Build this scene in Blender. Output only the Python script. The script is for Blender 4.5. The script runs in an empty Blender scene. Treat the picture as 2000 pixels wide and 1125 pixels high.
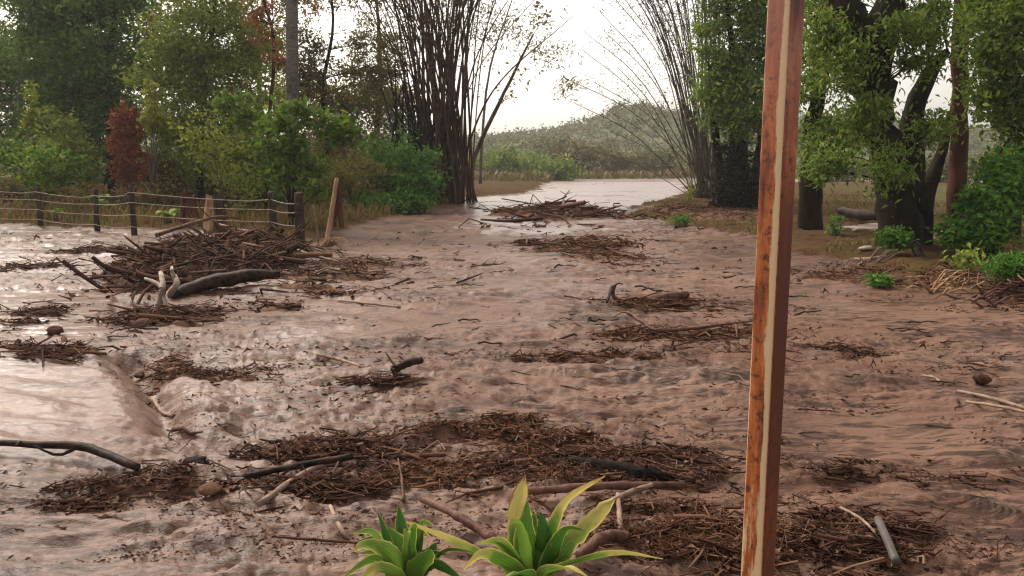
import bpy, math
import numpy as np
from mathutils import Vector

# ------------------------------------------------------------------ camera, sky, sun, exposure
scene = bpy.context.scene
COL = scene.collection
CAM_H, F, HORIZON = 1.8, 1570.0, 318.0           # eye height (m), focal length in photo pixels, horizon row
PITCH = math.atan((562.5 - HORIZON) / F)
cam_d = bpy.data.cameras.new('camera')
cam = bpy.data.objects.new('camera', cam_d); COL.objects.link(cam)
cam.location = (0, 0, CAM_H); cam.rotation_euler = (math.pi / 2 - PITCH, 0, 0)
cam_d.sensor_width = 36; cam_d.lens = 36 * F / 2000; cam_d.clip_start = 0.05; cam_d.clip_end = 5000
scene.camera = cam

SUN_EL, SUN_AZ = math.radians(48), math.radians(-42)   # azimuth measured from +Y (ahead) towards +X
world = bpy.data.worlds.new('World'); scene.world = world; world.use_nodes = True
wn = world.node_tree; wn.nodes.clear()
sky = wn.nodes.new('ShaderNodeTexSky'); sky.sky_type = 'NISHITA'; sky.sun_disc = False
sky.sun_elevation = SUN_EL; sky.sun_rotation = SUN_AZ
sky.air_density = 1.0; sky.dust_density = 4.0; sky.ozone_density = 1.0
hs = wn.nodes.new('ShaderNodeHueSaturation'); hs.inputs['Saturation'].default_value = 0.25
bg = wn.nodes.new('ShaderNodeBackground'); bg.inputs['Strength'].default_value = 0.15
wo = wn.nodes.new('ShaderNodeOutputWorld')
wn.links.new(sky.outputs[0], hs.inputs['Color']); tint = wn.nodes.new('ShaderNodeMix'); tint.data_type = 'RGBA'; tint.blend_type = 'MULTIPLY'; tint.inputs[0].default_value = 1.0; tint.inputs[7].default_value = (1.0, 0.935, 0.84, 1)
wn.links.new(hs.outputs[0], tint.inputs[6]); wn.links.new(tint.outputs[2], bg.inputs['Color']); wn.links.new(bg.outputs[0], wo.inputs['Surface'])

sun_d = bpy.data.lights.new('sun', 'SUN'); sun_d.energy = 1.5; sun_d.angle = math.radians(16); sun_d.color = (1.0, 0.94, 0.86)
sun = bpy.data.objects.new('sun', sun_d); COL.objects.link(sun)
to_sun = Vector((math.sin(SUN_AZ) * math.cos(SUN_EL), math.cos(SUN_AZ) * math.cos(SUN_EL), math.sin(SUN_EL)))
sun.rotation_euler = to_sun.to_track_quat('Z', 'Y').to_euler(); sun.location = (0, 0, 30)

vs = scene.view_settings
scene.display_settings.display_device = 'sRGB'
vs.view_transform = 'Standard'; vs.look = 'None'; vs.gamma = 1.0; vs.use_curve_mapping = False
vs.exposure = 1.05
scene.render.engine = 'CYCLES'
scene.cycles.use_denoising = True
scene.cycles.max_bounces = 6; scene.cycles.transparent_max_bounces = 4
scene.cycles.filter_width = 1.25

# ------------------------------------------------------------------ helpers
rng = np.random.default_rng(7)
SP, CP = math.sin(PITCH), math.cos(PITCH)

def ray(px, py):
    a = (px - 1000.0) / F; b = (562.5 - py) / F
    return np.array([a, CP + b * SP, -SP + b * CP])
def G(px, py, z=0.0):                       # a photo pixel to the point of the level ground it shows
    d = ray(px, py); t = (z - CAM_H) / d[2]
    return np.array([d[0] * t, d[1] * t, z])
def P(px, py, Y):                           # a photo pixel to the point at distance Y ahead
    d = ray(px, py); t = Y / d[1]
    return np.array([d[0] * t, Y, CAM_H + d[2] * t])
def M(px_len, Y): return px_len * Y / F     # pixels to metres at that distance

def _h(ix, iy, s):
    n = (ix.astype(np.int64) * 374761393 + iy.astype(np.int64) * 668265263 + s * 2147483647) & 0xffffffff
    n = ((n ^ (n >> 13)) * 1274126177) & 0xffffffff
    return ((n ^ (n >> 16)) & 0xffff) / 65535.0
def vnoise(x, y, s=0):
    x = np.asarray(x, float); y = np.asarray(y, float)
    ix = np.floor(x); iy = np.floor(y); fx = x - ix; fy = y - iy
    u = fx * fx * fx * (fx * (fx * 6 - 15) + 10); v = fy * fy * fy * (fy * (fy * 6 - 15) + 10)
    a = _h(ix, iy, s); b = _h(ix + 1, iy, s); c = _h(ix, iy + 1, s); d = _h(ix + 1, iy + 1, s)
    return (a + (b - a) * u) * (1 - v) + (c + (d - c) * u) * v
def fbm(x, y, o=4, s=0, gain=0.5):
    t = 0; a = 1; w = 0
    for k in range(o):
        t = t + a * vnoise(x * 2 ** k + 17.3 * k, y * 2 ** k - 9.1 * k, s + k); w += a; a *= gain
    return t / w
def sstep(a, b, x):
    t = np.clip((x - a) / (b - a), 0, 1); return t * t * (3 - 2 * t)

class MB:
    """collects geometry for ONE mesh"""
    def __init__(s): s.v = []; s.f = []; s.n = 0
    def add(s, v, faces):
        v = np.asarray(v, float).reshape(-1, 3)
        for f in faces:
            if len(f): s.f.append(np.asarray(f, np.int64) + s.n)
        s.v.append(v); s.n += len(v)
    def tube(s, path, rad, sides=7, cap=True, rough=0.0, flat=1.0):
        path = np.asarray(path, float); n = len(path); rad = np.broadcast_to(np.asarray(rad, float), (n,))
        t = np.gradient(path, axis=0); t /= np.linalg.norm(t, axis=1)[:, None] + 1e-9
        ref = np.array([0, 0, 1.0]) if abs(t[:, 2]).mean() < 0.8 else np.array([0, 1.0, 0.01])
        a = np.cross(t, ref); a /= np.linalg.norm(a, axis=1)[:, None] + 1e-9
        b = np.cross(t, a)
        th = np.arange(sides) * 2 * math.pi / sides
        r = rad[:, None] * np.ones((n, sides))
        if rough: r = r * (1 + rough * (rng.random((n, sides)) - 0.5))
        v = path[:, None, :] + a[:, None, :] * (np.cos(th) * r)[..., None] + b[:, None, :] * (np.sin(th) * r * flat)[..., None]
        i = np.arange(n - 1)[:, None] * sides; j = np.arange(sides)[None, :]; j2 = (j + 1) % sides
        q = np.stack([i + j, i + sides + j, i + sides + j2, i + j2], -1).reshape(-1, 4)
        v = v.reshape(-1, 3); fs = [q]
        if cap:
            v = np.vstack([v, path[0], path[-1]]); k = n * sides; jj = np.arange(sides); jn = (jj + 1) % sides
            fs.append(np.stack([np.full(sides, k), jj, jn], -1))
            fs.append(np.stack([np.full(sides, k + 1), (n - 1) * sides + jn, (n - 1) * sides + jj], -1))
        s.add(v, fs)
    def build(s, name, mat, parent=None, smooth=True, kind=None, origin=None):
        me = mesh_from(name, np.vstack(s.v) - (0 if origin is None else np.asarray(origin)), s.f, smooth)
        return link(name, me, mat, parent, kind, origin)

def mesh_from(name, v, flist, smooth=True):
    me = bpy.data.meshes.new(name)
    me.vertices.add(len(v)); me.vertices.foreach_set('co', np.ascontiguousarray(v, np.float32).ravel())
    loops = np.concatenate([f.ravel() for f in flist]).astype(np.int32)
    tot = np.concatenate([np.full(len(f), f.shape[1]) for f in flist])
    start = np.concatenate([[0], np.cumsum(tot)[:-1]]).astype(np.int32)
    me.loops.add(len(loops)); me.loops.foreach_set('vertex_index', loops)
    me.polygons.add(len(tot)); me.polygons.foreach_set('loop_start', start)
    me.update(calc_edges=True)
    me.polygons.foreach_set('use_smooth', np.full(len(tot), bool(smooth)))
    me.validate(); return me
def link(name, me, mat, parent=None, kind=None, origin=None):
    o = bpy.data.objects.new(name, me); COL.objects.link(o)
    if mat is not None and not me.materials: me.materials.append(mat)
    if origin is not None: o.location = origin
    if parent is not None:
        o.parent = parent
        if origin is not None: o.location = np.asarray(origin) - np.asarray(parent.location)
        else: o.location = -np.asarray(parent.location)
    if kind: o['kind'] = kind
    return o
def tag(o, label, cat, group=None):
    o['label'] = label; o['category'] = cat
    if group: o['group'] = group
    return o
def thing(name, loc, label, cat, group=None):
    o = bpy.data.objects.new(name, None); COL.objects.link(o); o.location = loc; o.empty_display_size = 0.3
    return tag(o, label, cat, group)

def bez(pts, n=12):                         # smooth path through the given points (Catmull-Rom)
    p = np.asarray(pts, float)
    if len(p) == 2: return p[0] + (p[1] - p[0]) * np.linspace(0, 1, n)[:, None]
    q = np.vstack([2 * p[0] - p[1], p, 2 * p[-1] - p[-2]]); out = []
    m = len(p) - 1; ts = np.linspace(0, m, n)
    for t in ts:
        i = min(int(t), m - 1); u = t - i; a, b, c, d = q[i:i + 4]
        out.append(0.5 * (2 * b + (c - a) * u + (2 * a - 5 * b + 4 * c - d) * u * u + (-a + 3 * b - 3 * c + d) * u ** 3))
    return np.array(out)

# ------------------------------------------------------------------ materials
def nodes(name):
    m = bpy.data.materials.new(name); m.use_nodes = True
    nt = m.node_tree; nt.nodes.clear(); out = nt.nodes.new('ShaderNodeOutputMaterial')
    N = lambda t, **k: _mk(nt, t, k)
    L = lambda a, b: nt.links.new(a, b)
    return m, nt, out, N, L
def _mk(nt, t, k):
    n = nt.nodes.new('ShaderNode' + t)
    for a, b in k.items():
        if a.startswith('_'): setattr(n, a[1:], b)
        else: n.inputs[a.replace('__', ' ')].default_value = b
    return n
def c4(c): return (c[0], c[1], c[2], 1.0)
def ramp(N, stops, interp='LINEAR'):
    r = N('ValToRGB'); e = r.color_ramp; e.interpolation = interp
    while len(e.elements) < len(stops): e.elements.new(0.5)
    for el, (p, c) in zip(e.elements, stops): el.position = p; el.color = c4(c) if len(c) == 3 else c
    return r

def leaf_mat(name, cols, trans=0.42, rough=0.6, spec=0.12, k=1.85, warm=(1.12, 1.0, 0.68)):
    cols = [tuple(min(0.4, a * k * b) for a, b in zip(c, warm)) for c in cols]
    m, nt, out, N, L = nodes(name)
    g = N('NewGeometry'); k = len(cols) - 1
    r = ramp(N, [(i / max(k, 1), c) for i, c in enumerate(cols)])
    L(g.outputs['Random Per Island'], r.inputs[0])
    p = N('BsdfPrincipled', Roughness=rough); p.inputs['Specular IOR Level'].default_value = spec
    t = N('BsdfTranslucent'); mx = N('MixShader', Fac=trans)
    L(r.outputs[0], p.inputs['Base Color']); L(r.outputs[0], t.inputs['Color'])
    L(p.outputs[0], mx.inputs[1]); L(t.outputs[0], mx.inputs[2]); L(mx.outputs[0], out.inputs[0])
    return m
def bark_mat(name, c1, c2, scale=6.0, stretch=4.0, bump=0.6, rough=0.85):
    m, nt, out, N, L = nodes(name)
    tc = N('TexCoord'); mp = N('Mapping'); mp.inputs['Scale'].default_value = (1, 1, 1 / stretch)
    n = N('TexNoise', Scale=scale, Detail=6.0, Roughness=0.65); n2 = N('TexNoise', Scale=scale * 0.25, Detail=3.0)
    L(tc.outputs['Object'], mp.inputs[0]); L(mp.outputs[0], n.inputs['Vector']); L(tc.outputs['Object'], n2.inputs['Vector'])
    mixf = N('Math', _operation='ADD'); sc = N('Math', _operation='MULTIPLY_ADD'); sc.inputs[1].default_value = 0.6; sc.inputs[2].default_value = -0.3
    L(n2.outputs[0], sc.inputs[0]); L(n.outputs[0], mixf.inputs[0]); L(sc.outputs[0], mixf.inputs[1])
    r = ramp(N, [(0.32, c1), (0.68, c2)]); L(mixf.outputs[0], r.inputs[0])
    p = N('BsdfPrincipled', Roughness=rough); p.inputs['Specular IOR Level'].default_value = 0.08
    b = N('Bump', Strength=bump, Distance=0.03); L(n.outputs[0], b.inputs['Height']); L(b.outputs[0], p.inputs['Normal'])
    L(r.outputs[0], p.inputs['Base Color']); L(p.outputs[0], out.inputs[0])
    return m
def island_mat(name, cols, rough=0.85, spec=0.05):
    m, nt, out, N, L = nodes(name)
    g = N('NewGeometry'); r = ramp(N, [(i / (len(cols) - 1), c) for i, c in enumerate(cols)])
    L(g.outputs['Random Per Island'], r.inputs[0])
    p = N('BsdfPrincipled', Roughness=rough); p.inputs['Specular IOR Level'].default_value = spec
    L(r.outputs[0], p.inputs['Base Color']); L(p.outputs[0], out.inputs[0]); return m

def mud_mat():
    m, nt, out, N, L = nodes('mud')
    tc = N('TexCoord'); mp = N('Mapping'); mp.inputs['Scale'].default_value = (0.62, 1.0, 1.0)
    L(tc.outputs['Object'], mp.inputs[0])
    big = N('TexNoise', Scale=0.45, Detail=5.0, Roughness=0.6); mid = N('TexNoise', Scale=3.2, Detail=7.0, Roughness=0.65)
    fine = N('TexNoise', Scale=26.0, Detail=7.0, Roughness=0.72, Distortion=0.6)
    for n in (big, mid, fine): L(mp.outputs[0], n.inputs['Vector'])
    r1 = ramp(N, [(0.30, (0.108, 0.052, 0.034)), (0.50, (0.160, 0.087, 0.059)), (0.72, (0.216, 0.129, 0.092))]); L(big.outputs[0], r1.inputs[0])
    r2 = ramp(N, [(0.34, (0.42, 0.36, 0.33)), (0.46, (0.92, 0.91, 0.90)), (0.75, (1.12, 1.11, 1.10))]); L(mid.outputs[0], r2.inputs[0])
    mul = N('Mix', _data_type='RGBA', _blend_type='MULTIPLY'); mul.inputs[0].default_value = 1.0
    L(r1.outputs[0], mul.inputs[6]); L(r2.outputs[0], mul.inputs[7])
    # dark streaks: crevice shade painted into the mud colour, plus debris stain
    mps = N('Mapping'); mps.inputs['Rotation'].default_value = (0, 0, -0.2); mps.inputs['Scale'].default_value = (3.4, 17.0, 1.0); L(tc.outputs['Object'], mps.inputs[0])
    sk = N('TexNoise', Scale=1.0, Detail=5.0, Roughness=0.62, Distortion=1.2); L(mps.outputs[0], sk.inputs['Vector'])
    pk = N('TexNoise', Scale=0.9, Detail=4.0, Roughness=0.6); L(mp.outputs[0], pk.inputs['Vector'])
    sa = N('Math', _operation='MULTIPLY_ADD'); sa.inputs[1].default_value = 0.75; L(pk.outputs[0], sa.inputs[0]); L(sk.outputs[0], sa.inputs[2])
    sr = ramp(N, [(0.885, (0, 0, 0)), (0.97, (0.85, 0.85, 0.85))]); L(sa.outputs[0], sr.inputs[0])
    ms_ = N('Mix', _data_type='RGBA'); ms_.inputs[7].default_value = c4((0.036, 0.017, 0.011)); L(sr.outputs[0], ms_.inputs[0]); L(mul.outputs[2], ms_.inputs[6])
    # leaf litter, dry grass and damp earth of the banks
    bn = N('TexNoise', Scale=1.1, Detail=6.0, Roughness=0.7); L(tc.outputs['Object'], bn.inputs['Vector'])
    rb = ramp(N, [(0.30, (0.025, 0.012, 0.008)), (0.44, (0.07, 0.033, 0.019)), (0.54, (0.068, 0.05, 0.017)), (0.62, (0.06, 0.028, 0.016)), (0.78, (0.11, 0.068, 0.038))]); L(bn.outputs[0], rb.inputs[0])
    ab = N('Attribute', _attribute_name='bank'); mb = N('Mix', _data_type='RGBA')
    L(ab.outputs['Fac'], mb.inputs[0]); L(ms_.outputs[2], mb.inputs[6]); L(rb.outputs[0], mb.inputs[7])
    rf = ramp(N, [(0.3, (0.04, 0.046, 0.016)), (0.7, (0.09, 0.08, 0.034))]); L(bn.outputs[0], rf.inputs[0])
    af = N('Attribute', _attribute_name='field'); mf = N('Mix', _data_type='RGBA')
    L(af.outputs['Fac'], mf.inputs[0]); L(mb.outputs[2], mf.inputs[6]); L(rf.outputs[0], mf.inputs[7])
    aw = N('Attribute', _attribute_name='wet')
    ww = N('Mix', _data_type='RGBA'); ww.inputs[7].default_value = c4((0.13, 0.068, 0.045)); wsc = N('Math', _operation='MULTIPLY'); wsc.inputs[1].default_value = 0.75
    L(aw.outputs['Fac'], wsc.inputs[0]); L(wsc.outputs[0], ww.inputs[0]); L(mf.outputs[2], ww.inputs[6])
    p = N('BsdfPrincipled'); p.inputs['Specular IOR Level'].default_value = 0.5
    L(ww.outputs[2], p.inputs['Base Color'])
    rr = N('MapRange'); rr.inputs['From Min'].default_value = 0.3; rr.inputs['From Max'].default_value = 0.7; rr.inputs['To Min'].default_value = 0.28; rr.inputs['To Max'].default_value = 0.5
    L(mid.outputs[0], rr.inputs['Value'])
    dry = N('Math', _operation='MAXIMUM'); ab2 = N('Math', _operation='MULTIPLY'); ab2.inputs[1].default_value = 0.85
    L(ab.outputs['Fac'], ab2.inputs[0]); L(ab2.outputs[0], dry.inputs[0]); L(rr.outputs[0], dry.inputs[1])
    rm = N('Mix', _data_type='FLOAT'); rm.inputs[3].default_value = 0.28
    L(aw.outputs['Fac'], rm.inputs[0]); L(dry.outputs[0], rm.inputs[2]); L(rm.outputs[0], p.inputs['Roughness'])
    # fine relief: grainy on mud, faint stretched ripples on water
    inv = N('Math', _operation='SUBTRACT'); inv.inputs[0].default_value = 1.0; L(aw.outputs['Fac'], inv.inputs[1])
    b1 = N('Bump', Distance=0.014); L(fine.outputs[0], b1.inputs['Height'])
    bs = N('Math', _operation='MULTIPLY'); bs.inputs[1].default_value = 0.75; L(inv.outputs[0], bs.inputs[0]); L(bs.outputs[0], b1.inputs['Strength'])
    b2 = N('Bump', Strength=0.55, Distance=0.05); L(mid.outputs[0], b2.inputs['Height']); L(b1.outputs[0], b2.inputs['Normal'])
    bs2 = N('Math', _operation='MULTIPLY_ADD'); bs2.inputs[1].default_value = 0.55; bs2.inputs[2].default_value = 0.05
    L(inv.outputs[0], bs2.inputs[0]); L(bs2.outputs[0], b2.inputs['Strength'])
    b4 = N('Bump', Distance=0.02, _invert=True); L(sk.outputs[0], b4.inputs['Height']); L(b2.outputs[0], b4.inputs['Normal']); L(bs2.outputs[0], b4.inputs['Strength'])
    rp = N('TexNoise', Scale=5.0, Detail=4.0, Roughness=0.55); mp2 = N('Mapping'); mp2.inputs['Scale'].default_value = (0.35, 1.3, 1)
    mp2.inputs['Rotation'].default_value = (0, 0, 0.25)
    L(tc.outputs['Object'], mp2.inputs[0]); L(mp2.outputs[0], rp.inputs['Vector'])
    b3 = N('Bump', Distance=0.02); L(rp.outputs[0], b3.inputs['Height']); L(b4.outputs[0], b3.inputs['Normal'])
    bs3 = N('Math', _operation='MULTIPLY'); bs3.inputs[1].default_value = 0.9; L(aw.outputs['Fac'], bs3.inputs[0]); L(bs3.outputs[0], b3.inputs['Strength'])
    sb = N('Math', _operation='MULTIPLY_ADD'); sb.inputs[1].default_value = .34; sb.inputs[2].default_value = .13; mx2 = N('Math', _operation='MAXIMUM'); L(ab.outputs['Fac'], mx2.inputs[0]); L(af.outputs['Fac'], mx2.inputs[1])
    L(aw.outputs['Fac'], sb.inputs[0]); inb = N('Math', _operation='MULTIPLY_ADD'); inb.inputs[1].default_value = -.9; inb.inputs[2].default_value = 1.0; L(mx2.outputs[0], inb.inputs[0]); mxw = N('Math', _operation='MAXIMUM'); L(inb.outputs[0], mxw.inputs[0]); L(aw.outputs['Fac'], mxw.inputs[1]); msb = N('Math', _operation='MULTIPLY'); L(sb.outputs[0], msb.inputs[0]); L(mxw.outputs[0], msb.inputs[1]); L(msb.outputs[0], p.inputs['Specular IOR Level'])
    L(b3.outputs[0], p.inputs['Normal']); L(p.outputs[0], out.inputs[0])
    return m

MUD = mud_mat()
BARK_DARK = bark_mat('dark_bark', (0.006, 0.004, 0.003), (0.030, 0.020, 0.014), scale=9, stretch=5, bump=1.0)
BARK_RED = bark_mat('red_brown_bark', (0.022, 0.009, 0.006), (0.085, 0.034, 0.021))
BARK_GREY = bark_mat('grey_bark', (0.06, 0.05, 0.045), (0.17, 0.145, 0.13), stretch=0.35)
BARK_PALE = bark_mat('pale_stem', (0.10, 0.09, 0.06), (0.27, 0.24, 0.17))
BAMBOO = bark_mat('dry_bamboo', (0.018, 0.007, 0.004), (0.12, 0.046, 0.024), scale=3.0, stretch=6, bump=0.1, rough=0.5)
TWIGBARK = bark_mat('brush_stem', (0.045, 0.03, 0.025), (0.15, 0.115, 0.09), scale=5)
POSTWOOD = bark_mat('weathered_post', (0.018, 0.012, 0.01), (0.07, 0.05, 0.04), scale=9, stretch=8)
TANWOOD = bark_mat('split_wood', (0.22, 0.12, 0.065), (0.42, 0.27, 0.16), scale=9, stretch=8)
REDWOOD = bark_mat('red_rotten_wood', (0.03, 0.01, 0.008), (0.14, 0.045, 0.03), scale=8, stretch=6)
WIRE = bark_mat('rusted_wire', (0.20, 0.15, 0.11), (0.36, 0.29, 0.22), scale=20, bump=0.0, rough=0.6)
LOGDARK = bark_mat('wet_dark_log', (0.008, 0.005, 0.004), (0.05, 0.026, 0.018), scale=14, stretch=1, rough=0.55)
LOGRED = bark_mat('wet_red_log', (0.05, 0.022, 0.016), (0.15, 0.075, 0.055), scale=14, stretch=1, rough=0.5)
LOGMUD = bark_mat('mud_coated_stick', (0.13, 0.08, 0.06), (0.27, 0.185, 0.14), scale=14, stretch=1, rough=0.6)
LOGTAN = bark_mat('pale_muddy_wood', (0.17, 0.11, 0.08), (0.34, 0.24, 0.18), scale=14, stretch=1)
LOGPALE = bark_mat('bleached_wood', (0.26, 0.2, 0.16), (0.5, 0.41, 0.34), scale=14, stretch=1)
TWIGS = island_mat('debris_twigs', [(0.13, 0.066, 0.042), (0.14, 0.072, 0.045), (0.02, 0.009, 0.006), (0.05, 0.022, 0.014), (0.075, 0.036, 0.024), (0.03, 0.014, 0.01), (0.12, 0.062, 0.042), (0.04, 0.018, 0.012), (0.20, 0.12, 0.08)])
TWIGS_RED = island_mat('debris_straw', [(0.14, 0.07, 0.044), (0.15, 0.077, 0.048), (0.035, 0.014, 0.008), (0.085, 0.038, 0.022), (0.05, 0.02, 0.012), (0.12, 0.058, 0.036), (0.055, 0.025, 0.015), (0.10, 0.046, 0.03), (0.22, 0.13, 0.08)])
EARTH = bark_mat('debris_earth', (0.018, 0.009, 0.006), (0.12, 0.06, 0.037), scale=9, stretch=1, bump=0.9)
EARTH_RED = bark_mat('debris_brown_earth', (0.05, 0.022, 0.013), (0.17, 0.088, 0.053), scale=9, stretch=1, bump=0.9)
LITTER = island_mat('litter_bits', [(0.03, 0.014, 0.009), (0.07, 0.034, 0.023), (0.12, 0.062, 0.042)])

L_DARK = leaf_mat('leaf_deep_green', [(0.02, 0.04, 0.012), (0.036, 0.07, 0.018), (0.058, 0.10, 0.026), (0.026, 0.055, 0.02)], k=2.6)
L_BLACK = leaf_mat('leaf_blackish_dead', [(0.012, 0.009, 0.006), (0.03, 0.022, 0.013), (0.022, 0.022, 0.01), (0.04, 0.025, 0.016)], trans=.15, k=1.0)  # blackish brown leaves for the dense scrub
L_OLIVE = leaf_mat('leaf_olive', [(0.045, 0.062, 0.016), (0.08, 0.11, 0.025), (0.12, 0.16, 0.04), (0.055, 0.06, 0.018), (0.095, 0.135, 0.03), (0.15, 0.18, 0.07)], k=2.3)
L_BROWNOLIVE = leaf_mat('leaf_brown_olive', [(0.04, 0.032, 0.014), (0.075, 0.06, 0.022), (0.08, 0.10, 0.03), (0.10, 0.066, 0.032), (0.06, 0.085, 0.025)])
L_BRIGHT = leaf_mat('leaf_bright_green', [(0.02, 0.05, 0.01), (0.04, 0.10, 0.016), (0.08, 0.15, 0.025), (0.12, 0.19, 0.035), (0.035, 0.075, 0.02), (0.13, 0.17, 0.04)], trans=0.4, k=1.4)
L_YELLOW = leaf_mat('leaf_yellow_green', [(0.09, 0.13, 0.02), (0.15, 0.19, 0.035), (0.20, 0.23, 0.06)], trans=0.4, k=1.4)
L_MANGO = leaf_mat('leaf_fresh_green', [(0.022, 0.05, 0.012), (0.05, 0.10, 0.02), (0.10, 0.155, 0.035), (0.035, 0.07, 0.02), (0.13, 0.17, 0.05), (0.06, 0.08, 0.02)], trans=0.42)
L_RED = leaf_mat('leaf_dead_red', [(0.13, 0.035, 0.022), (0.20, 0.06, 0.036), (0.24, 0.09, 0.05), (0.10, 0.03, 0.022)], trans=0.2, k=1.3)
L_RUST = leaf_mat('leaf_dead_frond', [(0.12, 0.05, 0.03), (0.22, 0.105, 0.06), (0.29, 0.15, 0.09)], trans=0.2, k=1.3)
L_DEADMIX = leaf_mat('leaf_dead_mixed', [(0.09, 0.035, 0.02), (0.05, 0.05, 0.018), (0.13, 0.055, 0.03), (0.04, 0.022, 0.014)], trans=.2, k=1.2)
L_FANLEAF = leaf_mat('leaf_grey_olive', [(0.06, 0.055, 0.035), (0.09, 0.085, 0.05), (0.08, 0.095, 0.04)], k=1.1)
L_BUSH = leaf_mat('leaf_mid_green', [(0.025, 0.06, 0.018), (0.04, 0.105, 0.022), (0.07, 0.15, 0.03)], trans=0.35)
L_FAR = leaf_mat('leaf_far_scrub', [(0.05, 0.07, 0.03), (0.085, 0.11, 0.045), (0.12, 0.13, 0.06), (0.11, 0.085, 0.05), (0.06, 0.09, 0.035)], trans=0.2, k=1.25)
L_FARGREEN = leaf_mat('leaf_far_green', [(0.05, 0.085, 0.024), (0.085, 0.125, 0.035), (0.12, 0.155, 0.05)], trans=0.25)
L_FARBROWN = leaf_mat('leaf_far_brown', [(0.10, 0.065, 0.04), (0.12, 0.10, 0.045), (0.075, 0.07, 0.03)], trans=0.2, k=1.25)
L_DRYGRASS = leaf_mat('dry_grass', [(0.16, 0.10, 0.045), (0.11, 0.085, 0.03), (0.08, 0.085, 0.022), (0.20, 0.14, 0.075)], trans=0.2, k=.8)
L_UNDER = leaf_mat('undergrowth', [(0.06, 0.07, 0.022), (0.10, 0.06, 0.035), (0.05, 0.075, 0.02), (0.12, 0.07, 0.042), (0.10, 0.055, 0.03), (0.08, 0.10, 0.03)], trans=0.25)

# ------------------------------------------------------------------ the ground: mud flow, banks, field
def poly_sd(x, y, poly):                    # signed distance to a closed polygon (inside positive)
    poly = np.asarray(poly, float)[:, :2]; d2 = np.full(np.shape(x), 1e9); ins = np.zeros(np.shape(x), bool)
    for a, b in zip(poly, np.roll(poly, -1, axis=0)):
        e = b - a; t = np.clip(((x - a[0]) * e[0] + (y - a[1]) * e[1]) / (e @ e + 1e-12), 0, 1)
        d2 = np.minimum(d2, (x - a[0] - t * e[0]) ** 2 + (y - a[1] - t * e[1]) ** 2)
        c = ((a[1] > y) != (b[1] > y)) & (x < (b[0] - a[0]) * (y - a[1]) / (b[1] - a[1] + 1e-12) + a[0]); ins ^= c
    return np.where(ins, 1, -1) * np.sqrt(d2)
def line_d(x, y, pts):
    pts = np.asarray(pts, float)[:, :2]; d2 = np.full(np.shape(x), 1e9)
    for a, b in zip(pts[:-1], pts[1:]):
        e = b - a; t = np.clip(((x - a[0]) * e[0] + (y - a[1]) * e[1]) / (e @ e + 1e-12), 0, 1)
        d2 = np.minimum(d2, (x - a[0] - t * e[0]) ** 2 + (y - a[1] - t * e[1]) ** 2)
    return np.sqrt(d2)
gp = lambda *pp: [G(a, b) for a, b in pp]
LEFT_BANK = gp((-900, 446), (0, 446), (250, 456), (450, 466), (600, 476), (672, 470), (700, 442), (800, 418), (880, 402), (900, 391), (1020, 383), (1050, 370), (1060, 361)) + \
    [np.array([5, 86, 0]), np.array([60, 90, 0]), np.array([400, 95, 0]), np.array([400, 300, 0]), np.array([-400, 300, 0]), np.array([-400, 22, 0])]
RIGHT_BANK = gp((1352, 366), (1335, 392), (1262, 408), (1250, 430), (1380, 456), (1480, 474), (1560, 505), (1700, 532), (1800, 562), (1900, 592), (2000, 606), (2500, 640)) + \
    [np.array([40, 9, 0]), np.array([400, 12, 0]), np.array([400, 70, 0]), np.array([18, 66, 0])]
STREAM = gp((-700, 700), (0, 694), (140, 700), (262, 738), (318, 800), (336, 872), (300, 930), (90, 1010), (-500, 1150))
STREAM_EDGE = gp((255, 728), (290, 770), (322, 820), (338, 868))
POOL1 = gp((-500, 560), (0, 545), (120, 555), (225, 590), (238, 640), (190, 690), (0, 672), (-500, 690))
POOL2 = gp((-500, 452), (0, 452), (180, 458), (200, 480), (150, 520), (0, 530), (-500, 540))
FARWATER = gp((878, 425), (880, 405), (905, 392), (1030, 384), (1065, 366), (1080, 358), (1330, 358), (1345, 385), (1290, 400), (1240, 415), (1200, 440), (1130, 468), (1000, 470), (900, 450)) 
BACKPOOL = gp((1600, 468), (1660, 470), (1700, 480), (1830, 500), (1860, 470), (1780, 450), (1700, 455))
SMOOTH = [(760, 470, 3.0, 5.0), (500, 605, 1.6, 1.3), (1700, 600, 2.2, 2.0), (1400, 505, 2.2, 2.5), (1350, 960, 0.35, 0.3), (900, 640, 1.0, 0.6), (1640, 880, .6, .4)]
SMOOTH = [(*G(a, b)[:2], c, d) for a, b, c, d in SMOOTH]

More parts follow.
